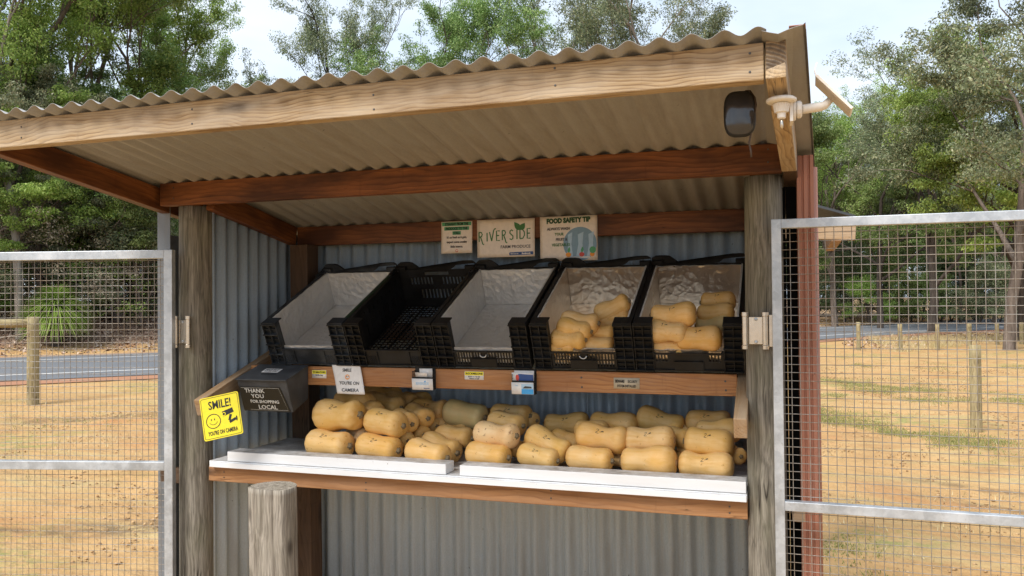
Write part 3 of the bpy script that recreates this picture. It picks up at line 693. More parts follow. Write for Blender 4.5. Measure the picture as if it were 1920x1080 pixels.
# corner flashings
mb = MB(); mb.box((-2.545, 2.850, -.02), (-2.478, 2.853, Z(.43))); mb.box((-2.545, 2.853, -.02), (-2.542, 3.5, Z(.30)))
spart('corner_flashing', mb, M['flash_grey'], bevel=.001)
mb = MB()
vs = []; prof = [(.060, 2.880), (.062, 2.852), (.074, 2.850), (.076, 2.856), (.081, 2.856), (.083, 2.850), (.094, 2.850), (.096, 2.856), (.101, 2.856), (.103, 2.850), (.113, 2.850), (.115, 2.9)]
for zz in (-.02, Z(.472)): vs += [(a, b, zz) for a, b in prof]
kk = len(prof); mb.add(vs, [(i, i+1, kk+i+1, kk+i) for i in range(kk-1)])
o = spart('corner_flashing', mb, M['red_steel'], label='terracotta ribbed corner flashing'); solid(o, .0012)
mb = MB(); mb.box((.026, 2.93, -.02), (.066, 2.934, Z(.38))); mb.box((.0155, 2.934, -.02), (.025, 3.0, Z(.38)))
spart('gap_shade_strip', mb, M['gap_shade'])  # added black strips paint the shade between right log post and red flashing
board('rail_stub', (.0325, 2.872, Z(-.709)), (.0745, 2.872, Z(-.709)), .045, .062, M['arm_wood'])
board('rail_stub', (-2.535, 2.872, Z(-.735)), (-2.425, 2.872, Z(-.735)), .045, .062, M['dark_wood'])

# lower shelf
SZ = Z(-.648)
board('shelf_rail', (-2.262, 2.8455, Z(-.7065)), (-.1085, 2.8455, Z(-.7065)), .045, .062, M['rail_wood'])
mb = MB(); mb.box((-2.240, 2.80, SZ-.0265), (-.1095, 3.535, SZ)); spart('shelf_board', mb, M['white_paint'], bevel=.0015)
mb = MB(); mb.box((-2.230, 2.7905, SZ-.0245), (-.111, 2.7985, SZ-.0035)); spart('edge_trim', mb, M['white_paint'], bevel=.0015)
a = at(428, 860, y=2.812).x; b = at(837, 888, y=2.812).x
mb = MB(); mb.box((a, 2.806, SZ+.001), (b, 2.888, SZ+.0395)); spart('shelf_lip', mb, M['white_paint'], bevel=.002)
a = at(863, 890, y=2.812).x
mb = MB(); mb.box((a, 2.806, SZ+.001), (-.112, 2.888, SZ+.0395)); spart('shelf_lip', mb, M['white_paint'], bevel=.002)
# sloping arms and the beam the crates sit against
sl = math.atan(.332); ca, sa = math.cos(sl), math.sin(sl)
def arm(x, y0, z0, y1): 
    p0 = Vector((x, y0+.035*sa, z0-.035*ca)); p1 = p0+Vector((0, (y1-y0), (y1-y0)*math.tan(sl))); board('sloping_arm', p0, p1, .042, .070, M['arm_wood'])
arm(-2.2145, 2.70, Z(-.387), 3.44); arm(-.1235, 2.70, Z(-.385), 3.37)
board('crate_beam', (-2.191, 3.0355, Z(-.311)), (-.146, 3.0355, Z(-.311)), .045, .079, M['beam_wood'])
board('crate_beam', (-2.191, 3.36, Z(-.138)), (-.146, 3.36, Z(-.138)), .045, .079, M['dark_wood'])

def nails(pts, y, r=.0032):
    for px_, py_ in pts:
        p = at(px_, py_, y=y); mb = MB(); mb.lathe([(.0004, 0), (r, 0), (r*.8, .0012), (.0004, .0014)], 8)
        obj('nail_head', mb, SCREW.materials[0], stall, (p.x, y, p.z), (R(90), 0, 0), world_loc=True)
nails([(686, 905), (686, 918), (1033, 920), (1033, 934), (1368, 950), (1368, 962), (420, 885), (420, 895)], 2.8225)
nails([(40, 238), (40, 258), (700, 178), (701, 205), (1406, 100), (1406, 135), (1040, 128), (1041, 160), (360, 205), (360, 232)], 2.0208)
nails([(325, 352), (325, 372), (1440, 280), (1440, 304), (880, 318), (881, 340)], 2.7632)
nails([(800, 705), (801, 722), (1360, 715), (1361, 732), (1090, 708), (1091, 726)], 3.0128, .004)
# ---------------------------------------------------------------- gates
def hinge(parent, x, y, z, h, mirror):
    e = MB(); s = -1 if mirror else 1
    plate = MB(); plate.box((-.022, -.003, -h*.36), (.022, .001, h*.36)); hp = obj('hinge', plate, M['chrome'], parent, (x, y, z), world_loc=True, bevel=.001)
    for dx in (-.034, .030):
        t = MB(); t.lathe([(.003,-h/2),(.0115,-h/2+.002),(.0115,-h/2+.014),(.0098,-h/2+.016),(.0098,h/2-.016),(.0115,h/2-.014),(.0115,h/2-.002),(.003,h/2)], 16)
        obj('hinge_barrel', t.mesh('hinge_barrel', False), M['chrome'], hp, (dx, -.009, 0), bevel=0)
    pl = MB(); x2 = -.062 if not mirror else .058
    pl.box((x2-.016, -.012, -h*.42), (x2+.016, -.009, h*.42)); obj('gate_plate', pl, M['chrome'], hp, bevel=.001)
    sc = MB()
    for zz in (-h*.3, h*.3):
        sc.lathe([(.0005,0),(.006,0),(.005,.003),(.0005,.004)], 10, Matrix.Translation((0, -.004, zz)) @ Matrix.Rotation(R(90), 4, 'X'))
        sc.lathe([(.0005,0),(.005,0),(.004,.003),(.0005,.004)], 10, Matrix.Translation((x2, -.0125, zz)) @ Matrix.Rotation(R(90), 4, 'X'))
        sc.lathe([(.0005,0),(.005,0),(.004,.003),(.0005,.004)], 10, Matrix.Translation((x2+.004, -.0125, zz*.55)) @ Matrix.Rotation(R(90), 4, 'X'))
    obj('screw_heads', sc, M['galv'], hp, kind='stuff')
def gate(label, loc, rz, W, ztop, zmid, sgn, st=.034):
    """sgn=+1: hinge stile at local x=0 and the gate runs to +x"""
    g = thing('mesh_gate', label, 'gate', (loc[0], loc[1], 0), (0, 0, rz), None)
    def bx(n, x0, x1, z0, z1, d=.030, yo=0):
        mb = MB(); X0, X1 = sorted((x0*sgn, x1*sgn)); mb.box((X0, -d/2+yo, z0), (X1, d/2+yo, z1)); return obj(n, mb, M['galv'], g, bevel=.002)
    bx('stile', 0, st, .06, ztop); bx('stile', W-st, W, .06, ztop)
    bx('rail', st, W-st, ztop-st, ztop-.0005); bx('rail', st, W-st, zmid-st*.5, zmid+st*.5); bx('rail', st, W-st, .06, .06+st)
    wv = []; wf = []; mb = MB()
    r = .00112; px = .0262
    n = int((W-2*st)/px)
    rnd = random.Random(5)
    for i in range(1, n+1):
        x = (st+i*px)*sgn; j = rnd.uniform(-.0006,.0006)
        mb.tube([(x+j, .009, .08), (x-j, .009, zmid), (x+j, .009, ztop-.02)], r, 4, cap=False)
    m = int((ztop-.1)/px)
    for k in range(1, m+1):
        z = .08+k*px; j = rnd.uniform(-.0008,.0008)
        mb.tube([((st*.5)*sgn, .0115, z+j), (W*.5*sgn, .0115, z-j), ((W-st*.5)*sgn, .0115, z+j)], r, 4, cap=False)
    obj('wire_mesh', mb.mesh('wire_mesh', True), M['wire'], g, kind='stuff')
    return g
gr = gate('open galvanised mesh gate hinged on the right log post', (-.021, 2.735, 0), R(-.3), 1.15, Z(.2515), Z(-.659), 1, .030)
hinge(gr, at(1417, 620, y=2.79).x, 2.798, at(1417, 620, y=2.79).z, .125, True)
gl = gate('open galvanised mesh gate hinged on the left log post', (-2.375, 2.752, 0), R(13.5), 1.15, Z(.222), Z(-.668), -1, .036)
h0 = at(343, 622, y=2.785)
hl = hinge(gl, h0.x, 2.79, h0.z, .135, False)
for ch in gl.children:
    if ch.name.startswith('hinge'):
        ch.matrix_parent_inverse = Matrix.Identity(4); w = Matrix.Translation((h0.x+.004, 2.784, h0.z)); L0 = Matrix.Translation(gl.location) @ Matrix.Rotation(R(13.5), 4, 'Z')
        ch.matrix_local = L0.inverted() @ w
# ================================================================== fence posts
def round_post(name, label, x, y, h, r, mat, seed, cat='fence post', group=None, lean=(0, 0)):
    z = float(ground_h(x, y)[0]); o = log_post(name, x, y, h, r, mat, seed, z0=-.15, nz=8, n=16, lean=lean); o.location.z = z
    return tag(o, label, cat, group)
p = at(1831, 812, z=0); round_post('fence_post', 'lone squat treated pine post standing in the paddock on the grass strip', p.x, p.y, .985, .060, M['treated'], 4)
ordn = ['first', 'second', 'third', 'fourth', 'fifth', 'sixth']
for i, (px, py) in enumerate(((1610, 659), (1688, 656), (1758, 654), (1818, 650), (1870, 649), (1916, 648))):
    p = at(px, py, z=0); f = at(px, 605 if i < 2 else 606 if i < 4 else 607, y=p.y)
    round_post('fence_post', ordn[i]+' post from the red stall corner in the row of pale posts before the bend', p.x, p.y, f.z, .058+.006*(i % 2), M['treated'], 10+i, group='row of pale fence posts')
p = at(62, 757, z=0); top = at(62, 594, y=p.y)
fr = thing('post_and_rail_fence', 'treated pine fence end post with a horizontal log rail on top and a bracing wire', 'fence', (p.x, p.y, 0))
o = log_post('end_post', p.x, p.y, top.z, .086, M['treated'], 31, parent=fr, nz=10, n=30); 
r_ = log_post('log_rail', 0, 0, 3.4, .068, M['treated'], 33, z0=0, nz=10, n=16); r_.parent = fr; r_.rotation_euler = (0, R(-90), R(22)); r_.location = (.0, 0, top.z-.10)
mb = MB(); mb.tube([(.02,-.1,top.z-.25), (-3.2,-1.6,.5)], .006, 5); obj('brace_wire', mb, M['wire'], fr)
# split timber bollard in front of the stall
p = at(517, 912, y=2.33)
bo = log_post('timber_bollard', p.x, p.y, p.z, .078, M['stump'], 21, z0=-.2, nz=60, n=120, flatf=.62, lean=(-.012, 0), crack=.16, nc=9)
tag(bo, 'grey split timber bollard with a rough sawn top in front of the stall', 'bollard')

# ================================================================== crates with their linings
T = R(25); CW, CD, CH = .384, .560, .194
def slots(mb, w, h, t, holes, place=lambda x, y, z: (x, y, z)):
    xs = sorted({0, w} | {v for q in holes for v in (q[0], q[2])}); zs = sorted({0, h} | {v for q in holes for v in (q[1], q[3])})
    for i in range(len(xs)-1):
        for j in range(len(zs)-1):
            cx, cz = (xs[i]+xs[i+1])/2, (zs[j]+zs[j+1])/2
            if any(q[0] < cx < q[2] and q[1] < cz < q[3] for q in holes): continue
            a, b = (xs[i], zs[j]), (xs[i+1], zs[j+1]); o = len(mb.v)
            mb.add([place(x, y, z) for x, y, z in ((a[0],0,a[1]),(b[0],0,a[1]),(b[0],t,a[1]),(a[0],t,a[1]),(a[0],0,b[1]),(b[0],0,b[1]),(b[0],t,b[1]),(a[0],t,b[1]))],
                   [(0,3,2,1),(4,5,6,7),(0,1,5,4),(1,2,6,5),(2,3,7,6),(3,0,4,7)])
def crate(label, x0, kind, mat, side_mat=None):
    c = thing('plastic_crate', label, 'crate', (x0+CW/2, 3.000, Z(-.262)), (T, 0, 0), None)
    hw = CW/2
    # base lattice
    mb = MB()
    if kind in ('open',):
        nx, ny = 16, 24
        for i in range(nx+1): x = -hw+.01+(CW-.02)*i/nx; mb.box((x-.0016, .008, .004), (x+.0016, CD-.008, .0085))
        for j in range(ny+1): y = .01+(CD-.02)*j/ny; mb.box((-hw+.01, y-.0016, .0045), (hw-.01, y+.0016, .009))
        for i in range(5): x = -hw+.01+(CW-.02)*i/4; mb.box((x-.003, .008, .0), (x+.003, CD-.008, .0098))
    else:
        mb.box((-hw+.008, .008, .002), (hw-.008, CD-.008, .008))
    obj('base', mb, mat, c)
    # side walls: panel with ribs and rim
    for s in (-1, 1):
        mb = MB(); x = s*(hw-.006)
        holes = []
        for k in range(11): holes += [(.06+k*.042, .135, .066+k*.042, .160), (.06+k*.042, .045, .066+k*.042, .105)] if kind == 'open' else []
        slots(mb, CD-.10, CH-.012, .0032, holes, lambda a, b, d, s=s, x=x: (x-s*b, a+.06, d+.004))
        for zz in (.05, .10, .145): mb.box(tuple(sorted((x+s*.0004, x+s*.0055)))[0:1]+(.06, zz), tuple(sorted((x+s*.0004, x+s*.0055)))[1:2]+(CD-.03, zz+.003))
        for k in range(9): y = .08+k*.055; a, b = sorted((x+s*.0004, x+s*.005)); mb.box((a, y, .004), (b, y+.003, CH-.014))
        a, b = sorted((s*(hw-.014), s*(hw+.001))); mb.box((a, .052, CH-.008), (b, CD-.03, CH))
        obj('side_wall', mb, side_mat if (side_mat and s == 1) else mat, c, bevel=0)
    # front columns: open ribbed cells
    cw = .068
    for s in (-1, 1):
        mb = MB(); xa, xb = sorted((s*hw, s*(hw-cw)))
        mb.box((xa, .014, .0), (xb, .017, CH-.004))
        for k in range(3): x = xa+(xb-xa-.003)*k/2; mb.box((x, -.001, .0), (x+.003, .0138, CH-.004))
        for k in range(5): z = (CH-.009)*k/4; mb.box((xa-.001, -.008, z), (xb+.001, .0136, z+.0036))
        for k in range(4): z = (CH-.009)*(k+.5)/4; mb.box((xa+.004, .004, z), (xb-.004, .0137, z+.002))
        mb.box((xa, -.003, CH-.0038), (xb, .052, CH))
        sx, sy = sorted((s*(hw-.003), s*hw)); mb.box((sx, .0175, .0), (sy, .058, CH-.0045))
        for k in range(6): z = (CH-.008)*k/5; a, b = sorted((s*(hw-.0035), s*(hw-.016))); mb.box((a, .018, z), (b, .056, z+.003))
        sx, sy = sorted((s*(hw-cw), s*(hw-cw+.003))); mb.box((sx, .0175, .0), (sy, .03, CH-.0045))
        obj('corner_column', mb, mat, c)
    # low front panel
    mb = MB(); pw = CW-2*cw-.001; ph = .071; holes = []
    if kind == 'slots':
        for b0 in (.010, .175): holes += [(b0+k*.0115, z0, b0+.0065+k*.0115, z1) for k in range(6) for z0, z1 in ((.009, .034), (.039, .063)) if b0+.0065+k*.0115 < pw-.004]
        holes += [(.082+k*.0115, .042, .0885+k*.0115, .063) for k in range(3)] + [(.138+k*.0115, .042, .1445+k*.0115, .063) for k in range(3)]
    elif kind == 'few':
        holes = [(.006+k*.0115, .036, .0125+k*.0115, .064) for k in range(4)]+[(pw-.052+k*.0115, .036, pw-.0455+k*.0115, .064) for k in range(4)]
    slots(mb, pw, ph, .003, holes, lambda a, b, d: (a-pw/2, b+.006, d))
    mb.box((-pw/2, -.001, ph-.005), (pw/2, .0055, ph)); mb.box((-pw/2, -.001, 0), (pw/2, .0055, .004))
    if kind in ('plain', 'open'):
        for x in (-pw/2+.05, pw/2-.053): mb.box((x, .0, .0045), (x+.003, .0055, ph-.0055))
        for s in (-1, 1):
            for k in range(4):
                for q in (-1, 1):
                    x0_ = s*(pw/2-.028)+(k-1.5)*.010; mb.tube([(x0_-.010, .0035, .025-q*.016), (x0_+.010, .0035, .025+q*.016)], .0013, 4)
    else: mb.box((-.052, -.0005, .0045), (.052, .0055, .038))
    obj('front_panel', mb, mat, c)
    if kind == 'slots':
        mb = MB(); mb.tube([(.013*math.cos(t), .001, .056+.011*math.sin(t)) for t in [math.pi+math.pi*i/10 for i in range(11)]], .0022, 6); obj('pull_ring', mb.mesh('pull_ring', True), M['galv'], c)
    # back wall with raised corners and a dipped middle
    mb = MB(); holes = []
    for b0 in (.055, .215): holes += [(b0+k*.017, .115, b0+.008+k*.017, .150) for k in range(7)]
    holes += [(.13, .160, .25, .176)]
    holes += [(.10+k*.018, .045, .108+k*.018, .090) for k in range(11)]
    slots(mb, CW, CH-.006, .003, holes, lambda a, b, d: (a-hw, CD-b-.002, d+.002))
    obj('back_wall', mb, mat, c)
    mb = MB(); N = 26; top = []
    for i in range(N+1):
        u = i/N; e = min(u, 1-u); hgt = .026*(1-max(0, min(1, (e-.20)/.13)))**1.0; hgt = .036*(.5+.5*math.cos(math.pi*max(0, min(1, (e-.16)/.16)))); edge = max(0, 1-e/.05); top.append((-hw+CW*u, CH-.004+hgt-.010*edge*edge))
    pts = [(-hw, CH-.010)]+top+[(hw, CH-.010)]
    V_ = [(a, CD-.002, b) for a, b in pts]+[(a, CD+.010, b) for a, b in pts]; n = len(pts)
    fs = [(i, (i+1) % n, n+(i+1) % n, n+i) for i in range(n)]
    mb.add(V_, fs)
    for i in range(1, n-2): mb.add([V_[0], V_[i], V_[i+1]], [(0, 2, 1)]); mb.add([V_[n], V_[n+i], V_[n+i+1]], [(0, 1, 2)])
    for s in (-1, 1):
        a, b = sorted((s*(hw-.004), s*(hw+.001))); mb.box((a, CD-.085, CH-.0005), (b, CD-.003, CH+.012))
        a, b = sorted((s*(hw-.045), s*(hw+.001))); mb.box((a, CD-.02, CH-.001), (b, CD-.0025, CH+.016))
    obj('top_rim', mb, mat, c); return c
def panel(name, origin, ux, uy, w, h, t, mats, parent, seed, crumple=.0016, rough_edge=.003, n=22):
    """foil faced foam panel with a softly crumpled face; ux, uy unit vectors, thickness along ux x uy (towards -)"""
    ux, uy = Vector(ux), Vector(uy); nz = ux.cross(uy); O = Vector(origin); nx = max(6, int(n*w/.4)); ny = max(6, int(n*h/.4)); vs = []; fs = []
    for k in (0, 1):
        for j in range(ny+1):
            for i in range(nx+1):
                u, v = i/nx, j/ny; ed = 0
                p = O+ux*(w*u)+uy*(h*v)
                if j == ny: p -= uy*(rough_edge*(.3+abs(noise.noise(Vector((u*w*40+seed, seed, 0))))*1.8))
                inner = (0 < i < nx) and (0 < j)
                p += nz*((crumple*noise.fractal(Vector((u*w*30+seed*3, v*h*30, 2.)), 1., 2., 3) if inner and k == 0 else 0)-(t if k else 0)); vs.append(p)
    N = (nx+1)*(ny+1); mi = []
    mb = MB(); mb.v = [tuple(v) for v in vs]
    for j in range(ny):
        for i in range(nx):
            a = j*(nx+1)+i; mb.f.append((a, a+1, a+nx+2, a+nx+1)); mb.mi.append(0); mb.f.append((N+a+nx+1, N+a+nx+2, N+a+1, N+a)); mb.mi.append(0)
    b = [i for i in range(nx+1)]+[j*(nx+1)+nx for j in range(1, ny+1)]+[ny*(nx+1)+i for i in range(nx-1, -1, -1)]+[j*(nx+1) for j in range(ny-1, 0, -1)]
    for i in range(len(b)): mb.f.append((b[i], N+b[i], N+b[(i+1) % len(b)], b[(i+1) % len(b)])); mb.mi.append(1)
    return obj(name, mb.mesh(name, False), mats, parent)
def liner(label, x0, mat, seed, th=.0065):
    c = thing('foil_liner', label, 'crate liner', (x0+CW/2, 3.000, Z(-.262)), (T, 0, 0)); hw = CW/2-.016; f = (mat, M['foam_edge']); z0 = .0105; H_ = CH-.004
    panel('floor_panel', (-hw, .022, z0+th), (1,0,0), (0,1,0), 2*hw, CD-.034, th, f, c, seed)
    panel('side_panel', (-hw+th, .020, z0+th+.001), (0,1,0), (0,0,1), CD-.032, H_-z0-th, th, f, c, seed+1)
    panel('side_panel', (hw-th, CD-.012, z0+th+.001), (0,-1,0), (0,0,1), CD-.032, H_-z0-th+.002, th, f, c, seed+2)
    panel('back_panel', (-hw+th+.001, CD-.0125-th, z0+th+.001), (1,0,0), (0,0,1), 2*hw-2*th-.002, H_-z0-th-.003, th, f, c, seed+3)
    panel('front_panel', (hw-th-.001, .019+th, z0+th+.001), (-1,0,0), (0,0,1), 2*hw-2*th-.002, .061, th, f, c, seed+4)
    return c
CX = [-2.072, -1.682, -1.292, -.893, -.504]
crate('dusty black plastic crate at the left end of the row, low plain front', CX[0], 'plain', M['crate_grey'], M['crate_green'])
crate('unlined empty black crate with lattice base, second from the left', CX[1], 'open', M['crate'])
crate('black crate with slotted front and empty silver lining, middle of the row', CX[2], 'slots', M['crate'])
crate('black crate with slotted front holding pumpkins, second from the right', CX[3], 'slots', M['crate'])
crate('black crate with few front slots next to the right log post', CX[4], 'few', M['crate'])
liner('scuffed dull foil lining of the leftmost crate, empty', CX[0], M['foil_dull'], 1)
liner('scuffed dull foil lining of the middle crate, empty', CX[2], M['foil_dull'], 11)
liner('bright crinkled foil lining in the slotted crate of pumpkins', CX[3], M['foil_shiny'], 21)
liner('bright crinkled foil lining in the crate beside the right log post', CX[4], M['foil_shiny'], 31)

# ================================================================== butternut pumpkins
def bn_radius(t, sh):
    """profile of the fruit; t 0 = blossom end (bulb), 1 = stem end (neck)"""
    rb, rw_, rn, tw = sh
    def sm(x): x = max(0, min(1, x)); return x*x*(3-2*x)
    body = rb+(rw_-rb)*sm((t-.30)/(tw-.30)) if t < tw else rw_+(rn-rw_)*sm((t-tw)/(.86-tw))
    e0, e1 = .24, .19
    if t < e0: body *= (1-((e0-t)/e0)**2.6)**.5
    if t > 1-e1: body *= (1-((t-1+e1)/e1)**2.8)**.5
    return max(body, .0)
SHAPES = [(1, .80, .90, .60), (1, .84, .95, .58), (1, .74, .86, .62), (1, .88, .94, .55), (1, .78, .98, .60), (1, .90, 1.0, .6)]
BN = []
def bn_point(t, a, s, seed, proud=0.0):
    Ln, R0 = .205, .0575
    r = bn_radius(t, s)*R0
    lob = 1+.030*math.cos(10*a+seed)*(abs(t-.5)*2)**2.5+.02*math.sin(a+seed*2)+.012*math.sin(2*a+seed)
    r = r*lob+proud
    bendz = .010*math.sin(math.pi*t)*math.sin(seed*1.7)
    e = .0
    x = (t-.5)*Ln
    k = min(t, 1-t)
    if k < .03: x += (.03-k)*.10*(1 if t < .5 else -1)
    nz = .0018*noise.noise(Vector((x*18+seed*5, math.cos(a)*1.3, math.sin(a)*1.3)))
    return Vector((x, r*math.cos(a)+nz, r*math.sin(a)-bendz+nz))
def pump_proto(i):
    s = SHAPES[i]; nt_, na = 34, 40; vs = []; fs = []
    ts = [.5-.5*math.cos(math.pi*j/nt_) for j in range(nt_+1)]
    for t in ts:
        tt = min(max(t, .0006), .9994)
        for k in range(na): vs.append(bn_point(tt, 2*math.pi*k/na, s, i+1))
    for j in range(nt_):
        for k in range(na): a = j*na+k; b = j*na+(k+1) % na; fs.append((a, a+na, b+na, b))
    fs += [tuple(range(na)), tuple(nt_*na+k for k in range(na-1, -1, -1))]
    mb = MB(); mb.add(vs, fs); body = mb.mesh('body', True); body.materials.append(M['skin'])
    c1 = bn_point(.9994, 0, s, i+1)+Vector((0, -bn_point(.9994, 0, s, i+1).y, 0)); zc = -.010*0
    mb = MB(); prof = [(.0150, -.005), (.0125, .001), (.0095, .004), (.0100, .008), (.007, .0095)]; ring = []
    for r, h in prof: ring.append([(c1.x+h, r*(1+.22*math.cos(5*a))*math.cos(a), r*(1+.22*math.cos(5*a))*math.sin(a)) for a in [2*math.pi*k/20 for k in range(20)]])
    vs = [v for q in ring for v in q]; fs = [(j*20+k, j*20+(k+1) % 20, (j+1)*20+(k+1) % 20, (j+1)*20+k) for j in range(len(prof)-1) for k in range(20)]+[tuple((len(prof)-1)*20+k for k in range(20))]
    mb.add(vs, fs); stem = mb.mesh('stem', True); stem.materials.append(M['stem'])
    mb = MB(); x0 = bn_point(.0006, 0, s, i+1).x; vs = [(x0-.0030, 0, 0)]
    for q, (r, h) in enumerate(((.005, -.0030), (.011, -.0006), (.017, .0050))):
        for k in range(16): a = 2*math.pi*k/16; rr = r*(1+.15*math.sin(3*a+q)); vs.append((x0+h, rr*math.cos(a), rr*math.sin(a)))
    fs = [(0, 1+(k+1) % 16, 1+k) for k in range(16)]+[(1+q*16+k, 1+q*16+(k+1) % 16, 17+q*16+(k+1) % 16, 17+q*16+k) for q in range(2) for k in range(16)]
    mb.add(vs, fs); scar = mb.mesh('blossom_scar', True); scar.materials.append(M['scar'])
    marks = []
    G2 = [(-.012,.007),(-.008,.011),(-.004,.009),(-.005,.004),(-.012,-.004),(-.011,-.006),(-.002,-.006)]
    G1 = [(-.010,.004),(-.006,.010),(-.008,-.007)]
    G3 = [(-.012,.008),(-.005,.009),(-.008,.003),(-.004,-.001),(-.007,-.006),(-.012,-.005)]
    for gl_ in (G2, G1, G3):
        for up in (1, -1):
            mb = MB()
            for st, w in ((gl_, .0016), ([(.001,.0005),(.004,.001)], .0022), ([(.005,.002),(.011,.004),(.014,.0035)], .0032), ([(.006,.0045),(.013,.0055)], .0022)):
                pts = []
                for q in range(len(st)-1):
                    for f in (0, .34, .67): pts.append((st[q][0]*(1-f)+st[q+1][0]*f, st[q][1]*(1-f)+st[q+1][1]*f))
                pts.append(st[-1]); vs = []
                for q, (x, y) in enumerate(pts):
                    d = Vector((pts[min(q+1, len(pts)-1)][0]-pts[max(q-1, 0)][0], pts[min(q+1, len(pts)-1)][1]-pts[max(q-1, 0)][1])).normalized()
                    for s_ in (-1, 1):
                        X, Y = (x-d.y*s_*w/2), (y+d.x*s_*w/2)
                        X, Y = X*up, Y
                        a = math.pi/2-up*(Y*1.05+.003)/.052
                        vs.append(bn_point(.5+X*1.05/.205, a, s, i+1, .0007))
                mb.add(vs, [(2*q, 2*q+2, 2*q+3, 2*q+1) for q in range(len(pts)-1)])
            m_ = mb.mesh('price_mark'); m_.materials.append(M['ink']); marks.append(m_)
    BN.append((body, stem, scar, marks))
for i in range(6): pump_proto(i)
VAR = {}
def with_mat(me, mat):
    if (me.name, mat.name) not in VAR: c = me.copy(); c.materials.clear(); c.materials.append(mat); VAR[(me.name, mat.name)] = c
    return VAR[(me.name, mat.name)]
def pumpkin(label, pos, Lm, roll_deg, yaw_deg, shape, bulb='L', mark=None, mark_roll=0, mat=None, group=None, fat=1.0, pitch_axis=None):
    """axis direction: yaw about Z from +X, roll_deg = rise of the right hand end; bulb end at left or right"""
    a = R(yaw_deg); e = R(roll_deg)
    ax = Vector((math.cos(a)*math.cos(e), math.sin(a)*math.cos(e), math.sin(e)))
    if bulb == 'R': ax = -ax
    tocam = (Vector((0, 0, EYE))-Vector(pos)); tocam.z = 0; tocam.normalize()
    upv = (Vector((0,0,1))*.55+tocam*.84); upv = (upv-ax*upv.dot(ax)).normalized()      # local +Z looks up and out of the stall
    yv = upv.cross(ax)
    m = Matrix((ax, yv, upv)).transposed() @ Matrix.Rotation(R(mark_roll), 3, 'X')
    t = thing('butternut_pumpkin', label, 'pumpkin', pos, m.to_euler(), group); s = Lm/.205; t.scale = (s, s*fat, s*fat)
    body, stem, scar, marks = BN[shape]
    if mat is not None: body = with_mat(body, mat)
    lst = [('body', body), ('stem', stem), ('blossom_scar', scar)]
    if mark is not None: lst.append(('price_mark', marks[mark*2+(1 if bulb == 'R' else 0)]))
    for n, me in lst: o = bpy.data.objects.new(n, me); C.objects.link(o); o.parent = t
    return t
SG = 'butternut pumpkins on the white shelf'
def on_shelf(px, py, Y, Lpx, label, roll=0, yaw=0, sh=0, bulb='L', mark=None, mr=0, mat=None, fat=1.0, k=1.11):
    fat *= .925
    p = at(px, py, y=Y); d = (p-Vector((0,0,EYE))).dot(FW)
    Lm = Lpx*d/FOC*k
    pumpkin(label, p, Lm, roll, yaw, sh, bulb, mark, mr, mat, SG, fat)
Q = on_shelf
# left end of the shelf
Q(618, 832, 2.965, 92, 'butternut at the left end of the front bottom row, corky star at its right end', 0, -12, 1, 'L', 0)
Q(635, 777, 3.00, 100, 'big butternut on top of the left end pumpkin, dark scar at right', 3, -14, 0, 'L', 0, fat=1.06)
Q(710, 839, 2.96, 88, 'second butternut from the left in the front bottom row, marked in pen', -2, -14, 3, 'L', 0)
Q(723, 793, 3.00, 82, 'smooth butternut on top between the first two stacks from the left', -3, -16, 5, 'L', 0, fat=1.05)
Q(802, 850, 2.945, 96, 'third front butternut from the left, next to the gap in the white lip', -5, -16, 1, 'L', 0, k=1.0)
Q(826, 838, 3.07, 84, 'butternut with speckled end tucked behind the third front one', -8, -24, 0, 'L')
Q(852, 820, 3.16, 76, 'pale butternut behind the speckled one near the gap', 2, -14, 2, 'L')
Q(845, 803, 3.26, 78, 'butternut marked in pen behind the gap, under the greenish one', -6, -10, 4, 'L', 0)
Q(872, 777, 3.25, 82, 'yellow green butternut lying on top left of the pitted one', -5, -12, 3, 'L', None, mat=M['skin_green'], fat=1.1)
Q(665, 757, 3.16, 82, 'butternut behind the big top left one, its shoulder against the paper sign', -4, -14, 2, 'R')
Q(718, 760, 3.24, 84, 'long butternut in the back of the left heap under the paper sign', -4, -16, 0, 'L')
Q(690, 767, 3.13, 70, 'butternut wedged just right of the big top left one', -2, -34, 1, 'L')
Q(758, 789, 3.10, 66, 'butternut end peeping out just right of the smooth top one', -4, -40, 5, 'L')
Q(785, 778, 3.19, 70, 'butternut with a round corky end in the middle of the left heap', -4, -38, 3, 'L')
Q(806, 770, 3.30, 76, 'tall butternut marked in pen at the back right of the left heap', 2, -14, 0, 'L', 2, fat=1.12)
Q(716, 742, 3.41, 74, 'shaded butternut at the very back of the left heap', 0, -8, 0, 'L')
Q(752, 752, 3.36, 66, 'shaded butternut second at the back of the left heap', -2, -20, 3, 'L')
Q(780, 751, 3.43, 58, 'dim small butternut at the back beside the steel wall, left heap', 0, -10, 1, 'R')
Q(674, 814, 3.08, 72, 'speckled butternut seen in the gap between the first two stacks', 0, -46, 0, 'L', mat=M['skin_rough'])
Q(757, 822, 3.08, 60, 'butternut end in the gap right of the second front pumpkin', 0, -50, 1, 'L')
Q(783, 812, 3.17, 64, 'small butternut at the bottom middle of the left heap', 2, -44, 4, 'L')
Q(808, 800, 3.27, 60, 'butternut neck showing deep in the left heap', 8, -44, 2, 'L')
